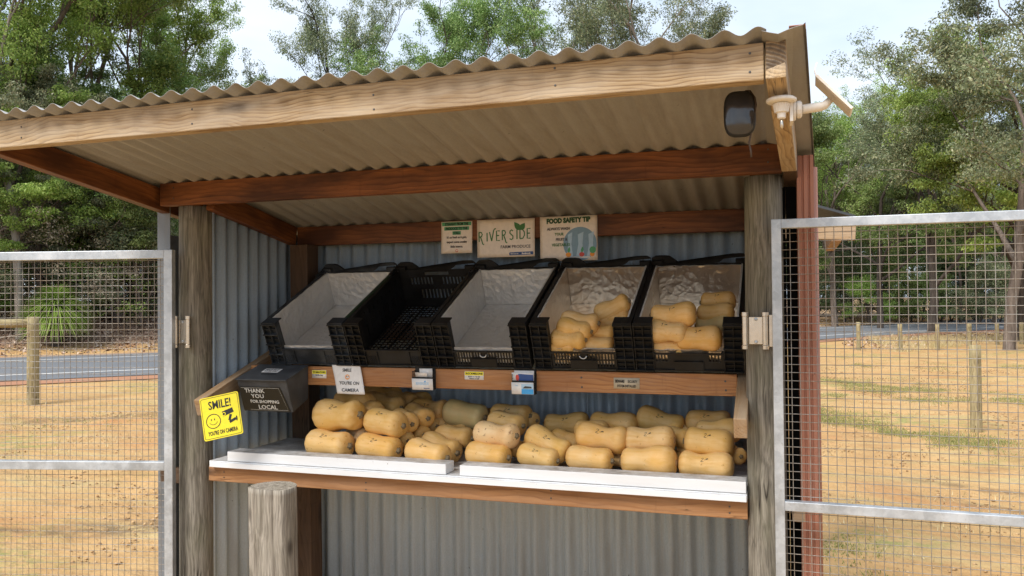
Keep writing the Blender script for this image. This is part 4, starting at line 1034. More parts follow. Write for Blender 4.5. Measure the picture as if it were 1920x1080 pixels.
# middle
Q(930, 814, 3.00, 84, 'pitted rough skinned butternut on top in the middle', 0, -14, 4, 'L', None, mat=M['skin_rough'], fat=1.02)
Q(915, 853, 2.965, 84, 'front bottom butternut under the pitted one, first right of the gap', -1, -14, 3, 'L')
Q(950, 793, 3.14, 74, 'butternut behind and right of the pitted one', -3, -22, 1, 'L', 2)
Q(958, 779, 3.26, 78, 'back butternut marked in pen behind the pitted one', 2, -14, 3, 'L', 0)
Q(988, 786, 3.28, 50, 'stubby butternut end at the back, right of the marked back one', 0, -30, 5, 'L')
Q(958, 838, 3.08, 62, 'darker butternut in the gap behind the pitted stack', 0, -40, 0, 'L')
Q(917, 781, 3.40, 60, 'small dim butternut against the steel wall in the middle', 0, 0, 1, 'R')
Q(1063, 794, 3.26, 80, 'butternut marked in pen standing alone at the back, right of middle', 4, -4, 0, 'R', 2)
Q(1027, 831, 3.02, 96, 'long tilted butternut with its neck pointing down right', -20, -16, 0, 'L', 0, k=1.0)
Q(1009, 856, 2.965, 76, 'small front bottom butternut under the tilted one', -6, -12, 1, 'L', 0)
Q(1064, 826, 3.16, 62, 'pale butternut half hidden behind the tilted one', -12, -20, 1, 'R')
Q(1129, 820, 3.03, 94, 'large butternut on top of the third front pumpkin right of the gap', -3, -10, 4, 'L', 0, fat=1.02)
Q(1105, 860, 2.965, 84, 'third front bottom butternut right of the gap, corky end at right', 0, -12, 3, 'L')
Q(1152, 797, 3.22, 86, 'butternut at the back behind the large top one', -3, -6, 2, 'R')
Q(1158, 860, 3.07, 56, 'butternut end in the gap right of the third front one', 0, -36, 1, 'L')
# right
Q(1218, 824, 3.03, 88, 'smooth butternut with its stem at the left, second stack from the right', 2, -6, 0, 'R', 0, fat=1.12)
Q(1217, 866, 2.965, 98, 'wide front bottom butternut, second from the right end', 3, -10, 2, 'R', None, fat=1.05)
Q(1238, 790, 3.22, 84, 'long butternut marked in pen at the back, second heap from the right', -12, -8, 0, 'L', 0)
Q(1270, 821, 3.14, 66, 'butternut end between the two rightmost stacks', 0, -40, 5, 'L')
Q(1262, 858, 3.12, 60, 'shaded butternut low in the gap between the two right stacks', 0, -50, 0, 'L')
Q(1210, 803, 3.30, 50, 'butternut top just showing behind the smooth one', 0, -10, 1, 'L')
Q(1328, 792, 3.22, 78, 'back butternut marked in pen at the right end', 2, -6, 5, 'L', 0)
Q(1330, 832, 3.03, 84, 'round faced butternut marked in pen on the rightmost stack', -2, -6, 5, 'R', 0, fat=1.16)
Q(1324, 872, 2.965, 94, 'front bottom butternut at the right end by the log post', 1, -8, 4, 'R', 0)
Q(1347, 808, 3.14, 78, 'butternut tucked behind the rightmost stack', 4, -8, 2, 'R')
Q(1374, 850, 3.10, 60, 'shaded butternut at the right end under the sloping arm', 0, -60, 0, 'L')
Q(1000, 842, 3.09, 60, 'shaded butternut between the second and third stacks right of the gap', 0, -50, 3, 'L')
Q(1185, 846, 3.10, 58, 'shaded butternut between the large top one and the smooth stemmed one', 0, -55, 0, 'L')
Q(1296, 846, 3.10, 60, 'shaded butternut just left of the rightmost stack', 0, -50, 3, 'L')
Q(1110, 806, 3.16, 62, 'butternut shoulder peeping above the large top one', 2, -12, 5, 'R')
Q(1300, 812, 3.22, 62, 'dim butternut left of the round faced one, further back', 4, -20, 2, 'L')
# in the crates: rest on the sloping crate floor
def in_crate(ci, px, py, lay, Lpx, label, roll=0, yaw=0, sh=0, bulb='L', mark=None, mat=None, fat=1.0, k=1.06, mr=0):
    n = Vector((0, -math.sin(T), math.cos(T))); p0 = Vector((0, 3.0, Z(-.262)))+n*(.018+.048*1+.085*lay)
    p = hit(px, py, p0, n); d = (p-Vector((0,0,EYE))).dot(FW); pumpkin(label, p, Lpx*d/FOC*k, roll, yaw, sh, bulb, mark, mr, mat, 'butternut pumpkins in the lined crates', fat)
X_ = in_crate
X_(4, 1311, 633, .55, 82, 'front right butternut in the crate by the log post, marked in pen', 0, -4, 3, 'R', 2)
X_(4, 1250, 623, .75, 78, 'front left butternut in the crate by the log post', -3, -10, 2, 'L', 1)
X_(4, 1263, 589, 1.35, 82, 'topmost butternut in the crate by the log post, near its left side', 4, -8, 0, 'R', 1)
X_(4, 1250, 652, -.05, 74, 'bottom butternut just showing over the front of the crate by the post', 0, -4, 1, 'L')
X_(4, 1342, 587, .7, 66, 'butternut at the right side of the crate by the post, middle of three', 4, -6, 3, 'R')
X_(4, 1347, 566, .75, 62, 'farthest butternut at the right side of the crate by the post', 2, -6, 5, 'R', 1)
X_(4, 1338, 606, .35, 64, 'low butternut with dark scratches in the crate by the post', 8, -10, 0, 'R', mat=M['skin_green'])
X_(3, 1087, 604, .9, 72, 'uppermost butternut of the left pile in the slotted crate', -4, -8, 0, 'L')
X_(3, 1077, 617, .75, 66, 'middle butternut of the left pile in the slotted crate', -8, -10, 2, 'L')
X_(3, 1066, 635, .45, 66, 'front butternut of the left pile in the slotted crate', -3, -8, 4, 'L')
X_(3, 1148, 578, 1.0, 68, 'slanting butternut resting high on the right side of the slotted crate', 24, -6, 0, 'L')
X_(3, 1152, 601, .5, 62, 'shaded butternut under the slanting one in the slotted crate', 12, -10, 0, 'L')
X_(3, 1130, 627, .25, 58, 'butternut by the right front column of the slotted crate', 0, -20, 5, 'L')
X_(3, 1052, 651, .0, 60, 'lowest left butternut over the front edge of the slotted crate', 0, -6, 1, 'L')
X_(3, 1120, 648, .0, 64, 'lowest right butternut over the front edge of the slotted crate', 0, -6, 3, 'L')

# ================================================================== signs and stickers
def sign_at(name, label, cat, pts_y, corners, rz=0.0, tilt=R(90), th=.0005):
    """corners: px of left/right mid, top/bottom centre on plane y"""
    (lx, rx, ty, by) = corners; cx = (lx+rx)/2; cy = (ty+by)/2
    c = at(cx, cy, y=pts_y); l = at(lx, cy, y=pts_y); r = at(rx, cy, y=pts_y); t = at(cx, ty, y=pts_y); b = at(cx, by, y=pts_y)
    g = thing(name, label, cat, c, (tilt, 0, rz)); return g, (r-l).length, (t-b).length
YB = 3.4535
# 1: small notice
g, w, h = sign_at('paper_sign', 'small narrow notice with green heading about fresh produce, on the back beam', 'sign', YB, (828, 886, 415, 475), R(0))
bd = lambda x, y: .0035+.004*(x/w*2)**2*(y < 0)*abs(y/h*2)
obj('paper', sheet(w, h, bend=bd), M['cream'], g)
for i, (s, ww) in enumerate((('STRAIGHT FROM THE', .94), ('PADDOCK TO THE', .80), ('STALL', .27))):
    y = h*.5-h*(.085+i*.14); hw = w*ww/2
    shape2d([(-hw, y-h*.055), (hw, y-h*.055), (hw, y+h*.055), (-hw, y+h*.055)], M['green_band'], g, 'heading_band', bend=bd)
    lettering(s, h*.115, M['ink'], g, 0, y-h*.04, .0016, .0006, min(1.0, w*ww*.98/(len(s)*h*.115*.70)), bend=bd)
for i, s in enumerate(("It's as fresh as it gets,", 'expect some sneaky', 'little insects.')):
    lettering(s, h*.098, M['ink'], g, 0, h*(-.03-i*.145), .0012, .0003, w*.94/(24*h*.098*.52) if i == 0 else w*.8/(18*h*.098*.56), bend=bd)
ring2d(0, -h*.42, h*.035, h*.048, M['red_ink'], g, 'smiley', .0012, bend=bd); shape2d([(-h*.018, -h*.445), (h*.03, -h*.445), (h*.03, -h*.435), (-h*.018, -h*.435)], M['red_ink'], g, 'smiley', .0012, bend=bd)
# 2: farm logo
g, w, h = sign_at('paper_sign', 'farm produce sign with a green leaf logo, in the middle of the back beam', 'sign', YB, (894.5, 1002.5, 411, 482), R(0))
bd = lambda x, y: .0035+.003*math.sin(x/w*3)*(.5-y/h)
obj('paper', sheet(w, h, bend=bd), M['cream'], g)
lw = w*.94
# hand drawn capitals as strokes (unit box), with swash on R and V
GL = {'R': [[(.05,0),(.05,1)], [(.05,1),(.45,.97),(.58,.76),(.42,.54),(.05,.5)], [(.28,.5),(.5,.1),(.62,-.22),(.85,-.30)]],
      'I': [[(.5,0),(.5,.9)]], 'V': [[(.08,.95),(.42,.0)], [(.42,0),(.62,.62),(.78,1.12),(1.0,1.28),(1.15,1.25)]],
      'E': [[(.7,1),(.15,1),(.15,0),(.7,0)], [(.15,.52),(.6,.52)]], 'S': [[(.72,.88),(.5,1.0),(.25,.9),(.2,.68),(.45,.52),(.72,.36),(.7,.1),(.45,0),(.15,.1)]],
      'D': [[(.12,0),(.12,1),(.5,.95),(.78,.7),(.8,.35),(.55,.04),(.12,0)]], 'i': [[(.5,0),(.5,1.0)]]}
word = 'RIVERSiDE'; wd = {'R': 1.0, 'I': .55, 'V': 1.0, 'E': .95, 'S': .95, 'D': 1.05, 'i': .6}; tot = sum(wd[c] for c in word); x = -lw/2; uh = h*.255; y0 = -h*.08
for i, ch in enumerate(word):
    cw_ = lw*wd[ch]/tot; yo = y0+(i/8)*h*.055
    for st in GL[ch]: stroke2d([(x+cw_*a*.92, yo+uh*b_) for a, b_ in st], w*.020, M['green_ink'], g, 'logo_letter', .0012, bend=bd)
    x += cw_
def leaf(cx, cy, L_, W_, ang, curl=1):
    pts = []
    for i in range(13): t = i/12; pts.append((L_*t, W_*math.sin(math.pi*t**.8)*.5))
    for i in range(11, 0, -1): t = i/12; pts.append((L_*t, -W_*math.sin(math.pi*t**.8)*.5))
    c, s_ = math.cos(ang), math.sin(ang); return [(cx+a*c-b_*s_, cy+a*s_+b_*c) for a, b_ in pts]
shape2d(leaf(w*.255, h*.20, h*.27, h*.15, R(128)), M['green_ink'], g, 'leaf_logo', bend=bd); shape2d(leaf(w*.255, h*.20, h*.22, h*.15, R(55)), M['green_ink'], g, 'leaf_logo', .0010, bend=bd)
lettering('FARM PRODUCE', h*.115, M['grey_ink'], g, w*.17, -h*.27, .0012, .0002, .98, bend=bd)
shape2d([(w*.07, -h*.46), (w*.47, -h*.45), (w*.475, -h*.41), (w*.47, -h*.37), (w*.07, -h*.38), (w*.06, -h*.42)], M['blue_ink'], g, 'blue_banner', bend=bd)
lettering('find us on', h*.06, M['paper'], g, w*.155, -h*.435, .0018, .0002, .9, bend=bd); lettering('facebook', h*.065, M['paper'], g, w*.355, -h*.435, .0018, .0005, 1, bend=bd)
# 3: food safety
g, w, h = sign_at('paper_sign', 'food safety poster with a blue circle and vegetables, right of the leaf logo sign', 'sign', YB, (1012.5, 1120, 405, 489), R(0))
bd = lambda x, y: .004+.004*math.sin(x/w*4+1)*(.5-y/h)*.6
obj('paper', sheet(w, h, bend=bd), M['cream'], g)
lettering('FOOD SAFETY TIP', h*.145, M['green_ink'], g, 0, h*.355, .0012, .0022, w*.93/(15*h*.145*.66), bend=bd, rz=.02)
lettering('FOOD SAFETY TIP', h*.145, M['ink'], g, 0, h*.355, .0016, .0004, w*.93/(15*h*.145*.66), bend=bd, rz=.02)
cxx, cyy, rr = w*.20, -h*.13, h*.38
cp = [(min(w*.495, cxx+rr*math.cos(2*math.pi*i/40)), max(-h*.49, cyy+rr*.99*math.sin(2*math.pi*i/40))) for i in range(40)]
shape2d(cp, M['slate_blue'], g, 'blue_circle', .0008, bend=bd)
cp = [(cxx-rr*.98+.010*(1+math.cos(t*2)) if False else cxx+rr*math.cos(R(150)+R(110)*i/14), max(-h*.49, cyy+rr*math.sin(R(150)+R(110)*i/14))) for i in range(15)]+[(cxx+rr*.84*math.cos(R(150)+R(110)*i/14), max(-h*.488, cyy+rr*.88*math.sin(R(150)+R(110)*i/14))) for i in range(14, -1, -1)]
for dx, wd_ in ((-.24, .10), (.0, .13), (.24, .12)):
    xx = cxx+dx*w*.75; shape2d([(xx-wd_*w*.28, cyy+rr*.55), (xx+wd_*w*.5, cyy+rr*.70), (xx+wd_*w*.35, cyy), (xx+wd_*w*.6, cyy-rr*.72), (xx-wd_*w*.5, cyy-rr*.72), (xx-wd_*w*.2, cyy)], M['pale_blue'], g, 'water_stream', .0012, bend=bd)
for k, (dx, m_, q) in enumerate(((-.19, 'orange_ink', .06), (.03, 'red_ink', .055), (.20, 'orange_ink', .05))):
    shape2d(circle(cxx+dx*w*1.05, cyy-rr*.62, w*q*.8, h*.05), M[m_], g, 'vegetable', .0016, bend=bd)
    shape2d(leaf(cxx+dx*w*1.05, cyy-rr*.52, h*.14, h*.06, R(80)), M['green_band'], g, 'vegetable_top', .0014, bend=bd)
shape2d(circle(w*.42, -h*.27, w*.055, h*.075), M['green_band'], g, 'vegetable_top', .0018, bend=bd)
shape2d([(cxx-rr*.62, -h*.445), (cxx+rr*.6, -h*.445), (cxx+rr*.6, -h*.41), (cxx-rr*.62, -h*.41)], M['paper'], g, 'tray', .0018, bend=bd)
for i, (s, xx) in enumerate((('ALWAYS WASH', -.17), ('YOUR', -.16), ('FRUIT &', -.12), ('VEGETABLES', -.13))):
    lettering(s, h*.088, M['green_ink'] if i % 2 else M['grey_ink'], g, w*xx, h*(.19-i*.12), .0020, .0004, .85, bend=bd)
def price_tag(label, px0, px1, py0, py1, heading, lines, Y=3.0115, top=M['yellow'], name='price_label'):
    g, w, h = sign_at(name, label, 'label', Y, (px0, px1, py0, py1)); obj('card', sheet(w, h, nx=2, ny=2), M['paper'], g)
    shape2d([(-w*.48, h*.02), (w*.48, h*.02), (w*.48, h*.47), (-w*.48, h*.47)], top, g, 'yellow_band', .0004)
    lettering(heading, h*.30, M['ink'], g, 0, h*.14, .0010, .0003, w*.9/(len(heading)*h*.30*.68))
    n = len(lines)
    for i, s in enumerate(lines): lettering(s, h*.22, M['grey_ink'], g, 0, -h*(.20+.24*i), .0008, .0001, min(1, w*.85/(len(s)*h*.22*.55)))
    return g
price_tag('small yellow and white price label for tomatoes, left of the camera notice', 585, 612, 694, 709, 'TOMATOES', ['$4.00 a bag'])
price_tag('small yellow and white price label between the two card holders', 871, 907, 696.5, 712, 'ROCKMELONS', ['$3.50 or 2 for $6', 'Whole or half'])
g, w, h = sign_at('security_label', 'beige security notice sticker at the right of the crate beam', 'label', 3.0115, (1150.5, 1199, 708.5, 729))
obj('sticker', sheet(w, h, nx=2, ny=2), M['beige_label'], g)
lettering('BEWARE', h*.36, M['ink'], g, -w*.26, h*.06, .0006, .0006, .92*w*.42/(6*h*.36*.70)); lettering('SECURITY', h*.32, M['ink'], g, w*.23, h*.06, .0006, .0003, w*.46/(8*h*.32*.68)); lettering('SYSTEM INSTALLED', h*.32, M['ink'], g, 0, -h*.36, .0006, .0003, w*.86/(16*h*.32*.64))
# camera notice on paper
c = at(655, 710, y=3.008); g = thing('paper_sign', 'white paper camera notice with a small smiley taped to the crate beam', 'sign', c, (R(90), 0, 0))
w = (at(680, 710, y=3.008)-at(627, 710, y=3.008)).length; h = (at(655, 682, y=3.008)-at(655, 738, y=3.008)).length
skew = .11
bd = lambda x, y: .006+.010*max(0, -y/h)+.006*math.sin(x/w*3+1)*(.5-y/h)
me = sheet(w, h, bend=bd)
for v in me.vertices: v.co.x += -v.co.y*skew*2
obj('paper', me, M['paper'], g)
for s, sz, yy in (('SMILE', .15, .24), ("YOU'RE ON", .155, -.19), ('CAMERA', .155, -.42)):
    lettering(s, h*sz, M['grey_ink'], g, -yy*h*skew*2, h*yy, .0012, .0002, w*(.80 if 'YOU' in s else .62 if 'CAM' in s else .42)/(len(s)*h*sz*.66), bend=bd)
ring2d(-.03*w, h*.06, h*.06, h*.085, M['orange_ink'], g, 'smiley', .0012, bend=bd); shape2d(circle(-.03*w-.03*h, h*.08, h*.014), M['grey_ink'], g, 'smiley_eye', .0012, bend=bd); shape2d(circle(-.03*w+.03*h, h*.08, h*.014), M['grey_ink'], g, 'smiley_eye', .0012, bend=bd); shape2d([(-.03*w-.04*h, h*.03), (-.03*w+.04*h, h*.03), (-.03*w+.03*h, h*.015), (-.03*w-.03*h, h*.015)], M['orange_ink'], g, 'smiley_mouth', .0012, bend=bd)
# yellow sign: hangs on the end of the left sloping arm
tl, tr, br, bl = at(379, 747, y=2.68), at(449, 733, y=2.73), at(453, 812, y=2.70), at(378, 830, y=2.65)
cc = (tl+tr+br+bl)/4; ux = ((tr-tl)+(br-bl)).normalized(); uz0 = ((tl-bl)+(tr-br)).normalized(); nn = ux.cross(uz0).normalized(); uz = nn.cross(ux).normalized()
mrot = Matrix((ux, uz, nn)).transposed(); g = thing('warning_sign', 'yellow SMILE camera warning sign hanging on the left sloping arm', 'sign', cc, mrot.to_euler())
w = ((tr-tl).length+(br-bl).length)/2; h = ((tl-bl).length+(tr-br).length)/2
def rrect(w, h, r, n=5):
    P = []
    for cx, cy, a0 in ((w/2-r, h/2-r, 0), (-w/2+r, h/2-r, 90), (-w/2+r, -h/2+r, 180), (w/2-r, -h/2+r, 270)):
        for i in range(n+1): a = R(a0+90*i/n); P.append((cx+r*math.cos(a), cy+r*math.sin(a)))
    return P
mb = MB(); mb.poly(rrect(w, h, .008), -.0015, 0); obj('plate', mb, M['yellow_sign'], g)
o_, i_ = rrect(w*.95, h*.95, .007), rrect(w*.93, h*.93, .006)
mb = MB(); n = len(o_); mb.add([(a, b_, .0006) for a, b_ in o_]+[(a, b_, .0006) for a, b_ in i_], [(k, (k+1) % n, n+(k+1) % n, n+k) for k in range(n)]); obj('border', mb, M['ink'], g)
lettering('SMILE!', h*.27, M['ink'], g, 0, h*.20, .0008, .0007, w*.80/(6*h*.27*.62)); lettering("YOU'RE ON CAMERA", h*.135, M['ink'], g, 0, -h*.40, .0008, .0004, w*.84/(16*h*.135*.66))
ring2d(-w*.21, -h*.08, h*.155, h*.172, M['ink'], g, 'smiley_face', .0008, n=32); ring2d(-w*.21, -h*.06, h*.095, h*.105, M['ink'], g, 'smiley_mouth', .0008, a0=R(205), a1=R(335))
for dx in (-.05, .03): shape2d(circle(-w*.21+dx*w, -h*.04, h*.010, h*.024), M['ink'], g, 'smiley_eye', .0006)
def rotp(P, a, cx, cy): c_, s_ = math.cos(a), math.sin(a); return [(cx+x*c_-y*s_, cy+x*s_+y*c_) for x, y in P]
shape2d(rotp([(-.16*w, -.055*h), (.12*w, -.055*h), (.12*w, .055*h), (-.16*w, .065*h)], R(14), w*.20, h*.07), M['ink'], g, 'camera_symbol', .0006)
shape2d(circle(w*.075, h*.035, h*.045), M['yellow_sign'], g, 'camera_symbol_lens', .0010); shape2d(circle(w*.075, h*.035, h*.028), M['ink'], g, 'camera_symbol_lens', .0014)
shape2d(rotp([(-.03*w, -.12*h), (.03*w, -.12*h), (.03*w, .02*h), (-.03*w, .02*h)], R(-20), w*.24, -h*.02), M['ink'], g, 'camera_symbol', .0006)
shape2d(rotp([(-.08*w, -.03*h), (.10*w, -.03*h), (.10*w, .03*h), (-.08*w, .03*h)], R(20), w*.27, -h*.15), M['ink'], g, 'camera_symbol', .0007); shape2d(circle(w*.385, -h*.12, w*.02, h*.06), M['ink'], g, 'camera_symbol', .0006)

# ================================================================== donation box
x0, x1 = -2.138, -1.902; bw = x1-x0; YF, YG = 2.845, 2.895; zt, zb = Z(-.319), Z(-.453)
g = thing('cash_box', 'charcoal metal cash box with a chalk lettered front and a slot in its lid', 'cash box', ((x0+x1)/2, 2.87, zb))
prof = [(YF, zt), (YG, zb), (3.0095, Z(-.408)), (3.0095, Z(-.272))]
mb = MB(); n = len(prof); hw = bw/2
vs = [(-hw, y-2.87, z-zb) for y, z in prof]+[(hw, y-2.87, z-zb) for y, z in prof]
mb.add(vs, [tuple(range(n)), tuple(2*n-1-i for i in range(n))]+[(i, n+i, n+(i+1) % n, (i+1) % n) for i in range(n)])
obj('body', mb, M['box_grey'], g, bevel=.003)
ty, tz = (3.0095-YF), (Z(-.272)-zt); ang = math.atan2(tz, ty); Ls = math.hypot(ty, tz)
mb = MB(); mb.box((-hw-.004, -.008, .0005), (hw+.004, Ls-.001, .006)); lid = obj('lid', mb, M['box_grey'], g, (0, YF-2.87, zt-zb+.0008), (ang, 0, 0), bevel=.002)
mb = MB(); mb.box((-.035, .052, .0062), (.035, .058, .0072)); obj('coin_slot', mb, M['ink'], lid)
mb = MB(); mb.box((-.05, .075, .0064), (.03, .115, .0070)); lb = obj('slot_label', mb, M['paper'], lid)
for i, s in enumerate(('REMOVE MONEY', 'CLEARED DAILY')):
    o = lettering(s, .011, M['ink'], lid, -.010, .099-i*.016, .0078, .0002, .8)
fy, fz = YG-YF, zb-zt; Lf = math.hypot(fy, fz); fa = math.atan2(-(fz), fy)
fd = Vector((0, fy, fz)).normalized(); fu = -fd; fx = Vector((1,0,0)); fn = fx.cross(fu); mr_ = Matrix((fx, fu, fn)).transposed()
mid = Vector((0, (YF+YG)/2-2.87, (zt+zb)/2-zb))
pn = obj('chalk_panel', (lambda q: (q.poly([(-hw*.98, -Lf*.46), (hw*.92, -Lf*.46), (hw*.70, Lf*.30), (-hw*.98, Lf*.30)], .0006, .0022), q)[1])(MB()), M['chalkboard'], g, mid, mr_.to_euler())
stroke2d([(-hw*.9, Lf*.27), (hw*.64, Lf*.27), (hw*.84, -Lf*.43), (-hw*.7, -Lf*.43)], .0010, M['chalk'], pn, 'panel_border', .0026)
for s, x, y, sz, xs in (('THANK', -.18, .12, .025, 1.1), ('YOU', -.14, -.05, .025, 1.15), ('FOR SHOPPING', -.02, -.21, .0190, 1.05), ('LOCAL', .02, -.40, .026, 1.1)):
    lettering(s, sz, M['chalk'], pn, x*bw, y*Lf, .0028, .0003, xs, name='chalk_lettering')

# ================================================================== card holders on the crate beam
def card_holder(px0, px1, py0, py1, label, cards):
    Y = 3.0125; c = at((px0+px1)/2, (py0+py1)/2, y=Y); w = (at(px1, py0, y=Y)-at(px0, py0, y=Y)).length; h = (at(px0, py0, y=Y)-at(px0, py1, y=Y)).length; hw = w/2; hh = h/2; dp = .030
    g = thing('card_holder', label, 'card holder', (c.x, Y, c.z))
    mb = MB(); mb.box((-hw, -.002, -hh), (hw, -.0005, hh)); obj('back', mb, M['crate'], g)
    for s in (-1, 1):
        mb = MB(); x = s*hw; 
        for k in range(6): z = -hh+(h*.8)*k/5; mb.tube([(x, -.002, z+.002), (x, -dp, z*.9)], .0012, 4)
        for k in range(4): y = -.002-(dp-.002)*k/3; mb.tube([(x, y, -hh), (x, y, hh*.62)], .0012, 4)
        obj('mesh_side', mb, M['crate'], g)
    mb = MB(); mb.box((-hw, -dp, -hh), (hw, -.0025, -hh+.001)); mb.box((-hw, -dp-.001, -hh), (hw, -dp+.0003, hh*.12)); obj('front', mb, M['crate'], g)
    return g, c, w, h, dp
def card(label, pos, w, h, tilt, mats, rz=0, deco=None):
    t = thing('business_card', label, 'card', pos, (R(90)-tilt, 0, rz)); obj('card', sheet(w, h, nx=2, ny=2), mats, t)
    if deco: deco(t, w, h)
    return t
g, c, w, h, dp = card_holder(779, 817, 687, 729, 'black mesh card holder with folded white papers, left of the pair on the beam', 0)
def deco1(t, w, h):
    lettering('RIVERSIDE', h*.34, M['pale_blue'], t, 0, -h*.05, .0006, .0004, w*.8/(9*h*.34*.64)); shape2d(leaf(w*.1, h*.2, h*.2, h*.12, R(40)), M['mid_blue'], t, 'leaf_logo', .0006); lettering('farm produce', h*.10, M['blue_ink'], t, w*.2, -h*.38, .0006, .0002, 1)
card('white card with a blue leaf print on the front of the left card holder', (c.x+.001, 3.0125-dp-.004, c.z-h*.26), w*1.02, h*.50, R(-6), M['paper'], 0, deco1)
card('white paper standing up in the left card holder', (c.x+.008, 3.0125-.012, c.z+h*.17), w*.62, h*.5, R(-10), M['paper'], R(4))
card('cream folded paper leaning in the left card holder', (c.x-.010, 3.0125-.020, c.z+h*.08), w*.62, h*.34, R(-14), M['cream'], R(-8))
g, c, w, h, dp = card_holder(965, 1006, 692, 738, 'black mesh card holder with blue printed cards, right of the pair on the beam', 0)
def deco2(t, w, h):
    shape2d([(-w*.05, -h*.48), (w*.49, -h*.48), (w*.49, -h*.05), (-w*.05, -h*.05)], M['mid_blue'], t, 'blue_print', .0005); shape2d([(-w*.05, -h*.04), (w*.49, -h*.04), (w*.49, h*.38), (-w*.05, h*.38)], M['pale_blue'], t, 'photo_print', .0005)
    shape2d([(-w*.0, h*.0), (w*.42, h*.02), (w*.40, h*.16), (w*.12, h*.2)], M['grey_ink'], t, 'photo_print', .0007); lettering('Care', h*.14, M['pale_blue'], t, -w*.28, h*.2, .0006, .0002, 1)
card('card with a blue panel on the front of the right card holder', (c.x-.002, 3.0125-dp-.004, c.z-h*.25), w*1.0, h*.48, R(-6), M['paper'], 0, deco2)
def deco3(t, w, h):
    shape2d([(-w*.2, -h*.45), (w*.49, -h*.45), (w*.49, h*.30), (-w*.2, h*.38)], M['blue_ink'], t, 'blue_print', .0005); shape2d(circle(-w*.25, 0, w*.08, h*.3), M['red_ink'], t, 'photo_print', .0006)
card('dark blue printed card standing in the right card holder', (c.x-.004, 3.0125-.024, c.z+h*.17), w*.98, h*.42, R(-10), M['paper'], 0, deco3)
card('pale card at the back of the right card holder', (c.x-.001, 3.0125-.013, c.z+h*.24), w*.90, h*.42, R(-8), M['paper'], R(2))

# ================================================================== light, sensor mount and solar panel under the eave
c = at(1387, 214, y=2.16); W_ = .040; H_ = .0595
g = thing('security_light', 'dark oval solar light hanging under the fascia at the right', 'light', c, (0, 0, R(6)))
def superellipse(W, H, e, n=40): return [(W*math.copysign(abs(math.cos(t))**e, math.cos(t)), H*math.copysign(abs(math.sin(t))**e, math.sin(t))) for t in [2*math.pi*i/n for i in range(n)]]
mb = MB(); levels = [(.86, .020), (.98, .010), (1.0, 0), (.97, -.006), (.90, -.009)]; vs = []; n = 40
for sc_, y in levels: vs += [(a*sc_, y, b_*sc_) for a, b_ in superellipse(W_, H_, .62)]
fs = [(j*n+i, j*n+(i+1) % n, (j+1)*n+(i+1) % n, (j+1)*n+i) for j in range(len(levels)-1) for i in range(n)]+[tuple(range(n-1, -1, -1))]
mb.add(vs, fs); obj('housing', mb.mesh('housing', True), M['crate'], g)
mb = MB(); vs = []; 
for sc_, y in ((.90, -.009), (.80, -.0125), (.55, -.0155), (.2, -.017)): vs += [(a*sc_, y, b_*sc_) for a, b_ in superellipse(W_, H_, .62)]
fs = [(j*n+i, j*n+(i+1) % n, (j+1)*n+(i+1) % n, (j+1)*n+i) for j in range(3) for i in range(n)]+[tuple(3*n+i for i in range(n))]
mb.add(vs, fs); obj('lens', mb.mesh('lens', True), M['glass_dark'], g)
mb = MB(); zt_ = Z(.5205)-c.z; mb.box((-.012, .004, H_-.004), (-.006, .010, zt_)); mb.box((.010, .004, H_-.004), (.014, .010, zt_)); obj('bracket', mb, M['crate'], g)
mb = MB(); mb.tube([(.015, .004, H_), (.026, 0, H_-.001), (.037, -.004, H_-.02), (.040, -.006, .02), (.030, -.004, -.04), (.022, 0, -.075), (.026, .0, -.095), (.027, 0, -.112)], .0026, 6); obj('cable', mb.mesh('cable', True), M['rubber'], g)
c = at(1465, 191, y=2.10); g = thing('camera_mount', 'white plastic round mount with ribbed cone and antenna tip under the rafter', 'camera mount', c)
mb = MB(); mb.lathe([(.002,.010),(.030,.010),(.036,.006),(.036,.001),(.033,-.002),(.022,-.0035),(.004,-.004)], 32); obj('flange', mb.mesh('flange', False), M['white_plastic'], g, bevel=0)
mb = MB()
mb.lathe([(.019,-.0045),(.0185,-.012),(.015,-.026),(.0125,-.0275),(.0105,-.028),(.010,-.040),(.007,-.0425),(.003,-.043)], 28)
for k in range(16):
    a = 2*math.pi*k/16; mb.tube([(.0192*math.cos(a), .0192*math.sin(a), -.006), (.0155*math.cos(a), .0155*math.sin(a), -.0255)], .0013, 4)
obj('ribbed_cone', mb, M['white_plastic'], g)
mb = MB(); mb.lathe([(.0035,-.0435),(.0040,-.050),(.0040,-.062),(.002,-.066)], 10); obj('antenna_tip', mb.mesh('antenna_tip', True), M['chrome'], g)
c = at(1491, 206, y=2.13); g = thing('solar_panel', 'small solar panel on a white arm fixed outside the right rafter', 'solar panel', c)
rx_ = .0315-c.x+.008
mb = MB(); mb.lathe([(.002,0),(.026,0),(.027,.003),(.025,.006),(.002,.0065)], 28, Matrix.Translation((rx_+.0, 0, 0)) @ Matrix.Rotation(R(90), 4, 'Y')); mb.box((rx_-.008, -.03, -.033), (rx_-.0005, .03, .03)); obj('wall_plate', mb, M['white_plastic'], g)
mb = MB(); Mx = Matrix.Translation((rx_+.007, 0, 0)) @ Matrix.Rotation(R(90), 4, 'Y'); mb.lathe([(.002,0),(.019,.0),(.022,.004),(.022,.010),(.017,.014),(.002,.0145)], 14, Mx); obj('knuckle', mb, M['white_plastic'], g)
e1 = at(1543, 200, y=2.15)-c; e2 = at(1556, 188, y=2.16)-c
mb = MB(); mb.tube([(rx_+.020, 0, .0), e1-Vector((.006,0,0)), e1+Vector((.004,0,.003)), e2], [.0118,.0112,.0105,.0085], 14); obj('arm', mb.mesh('arm', True), M['white_plastic'], g)
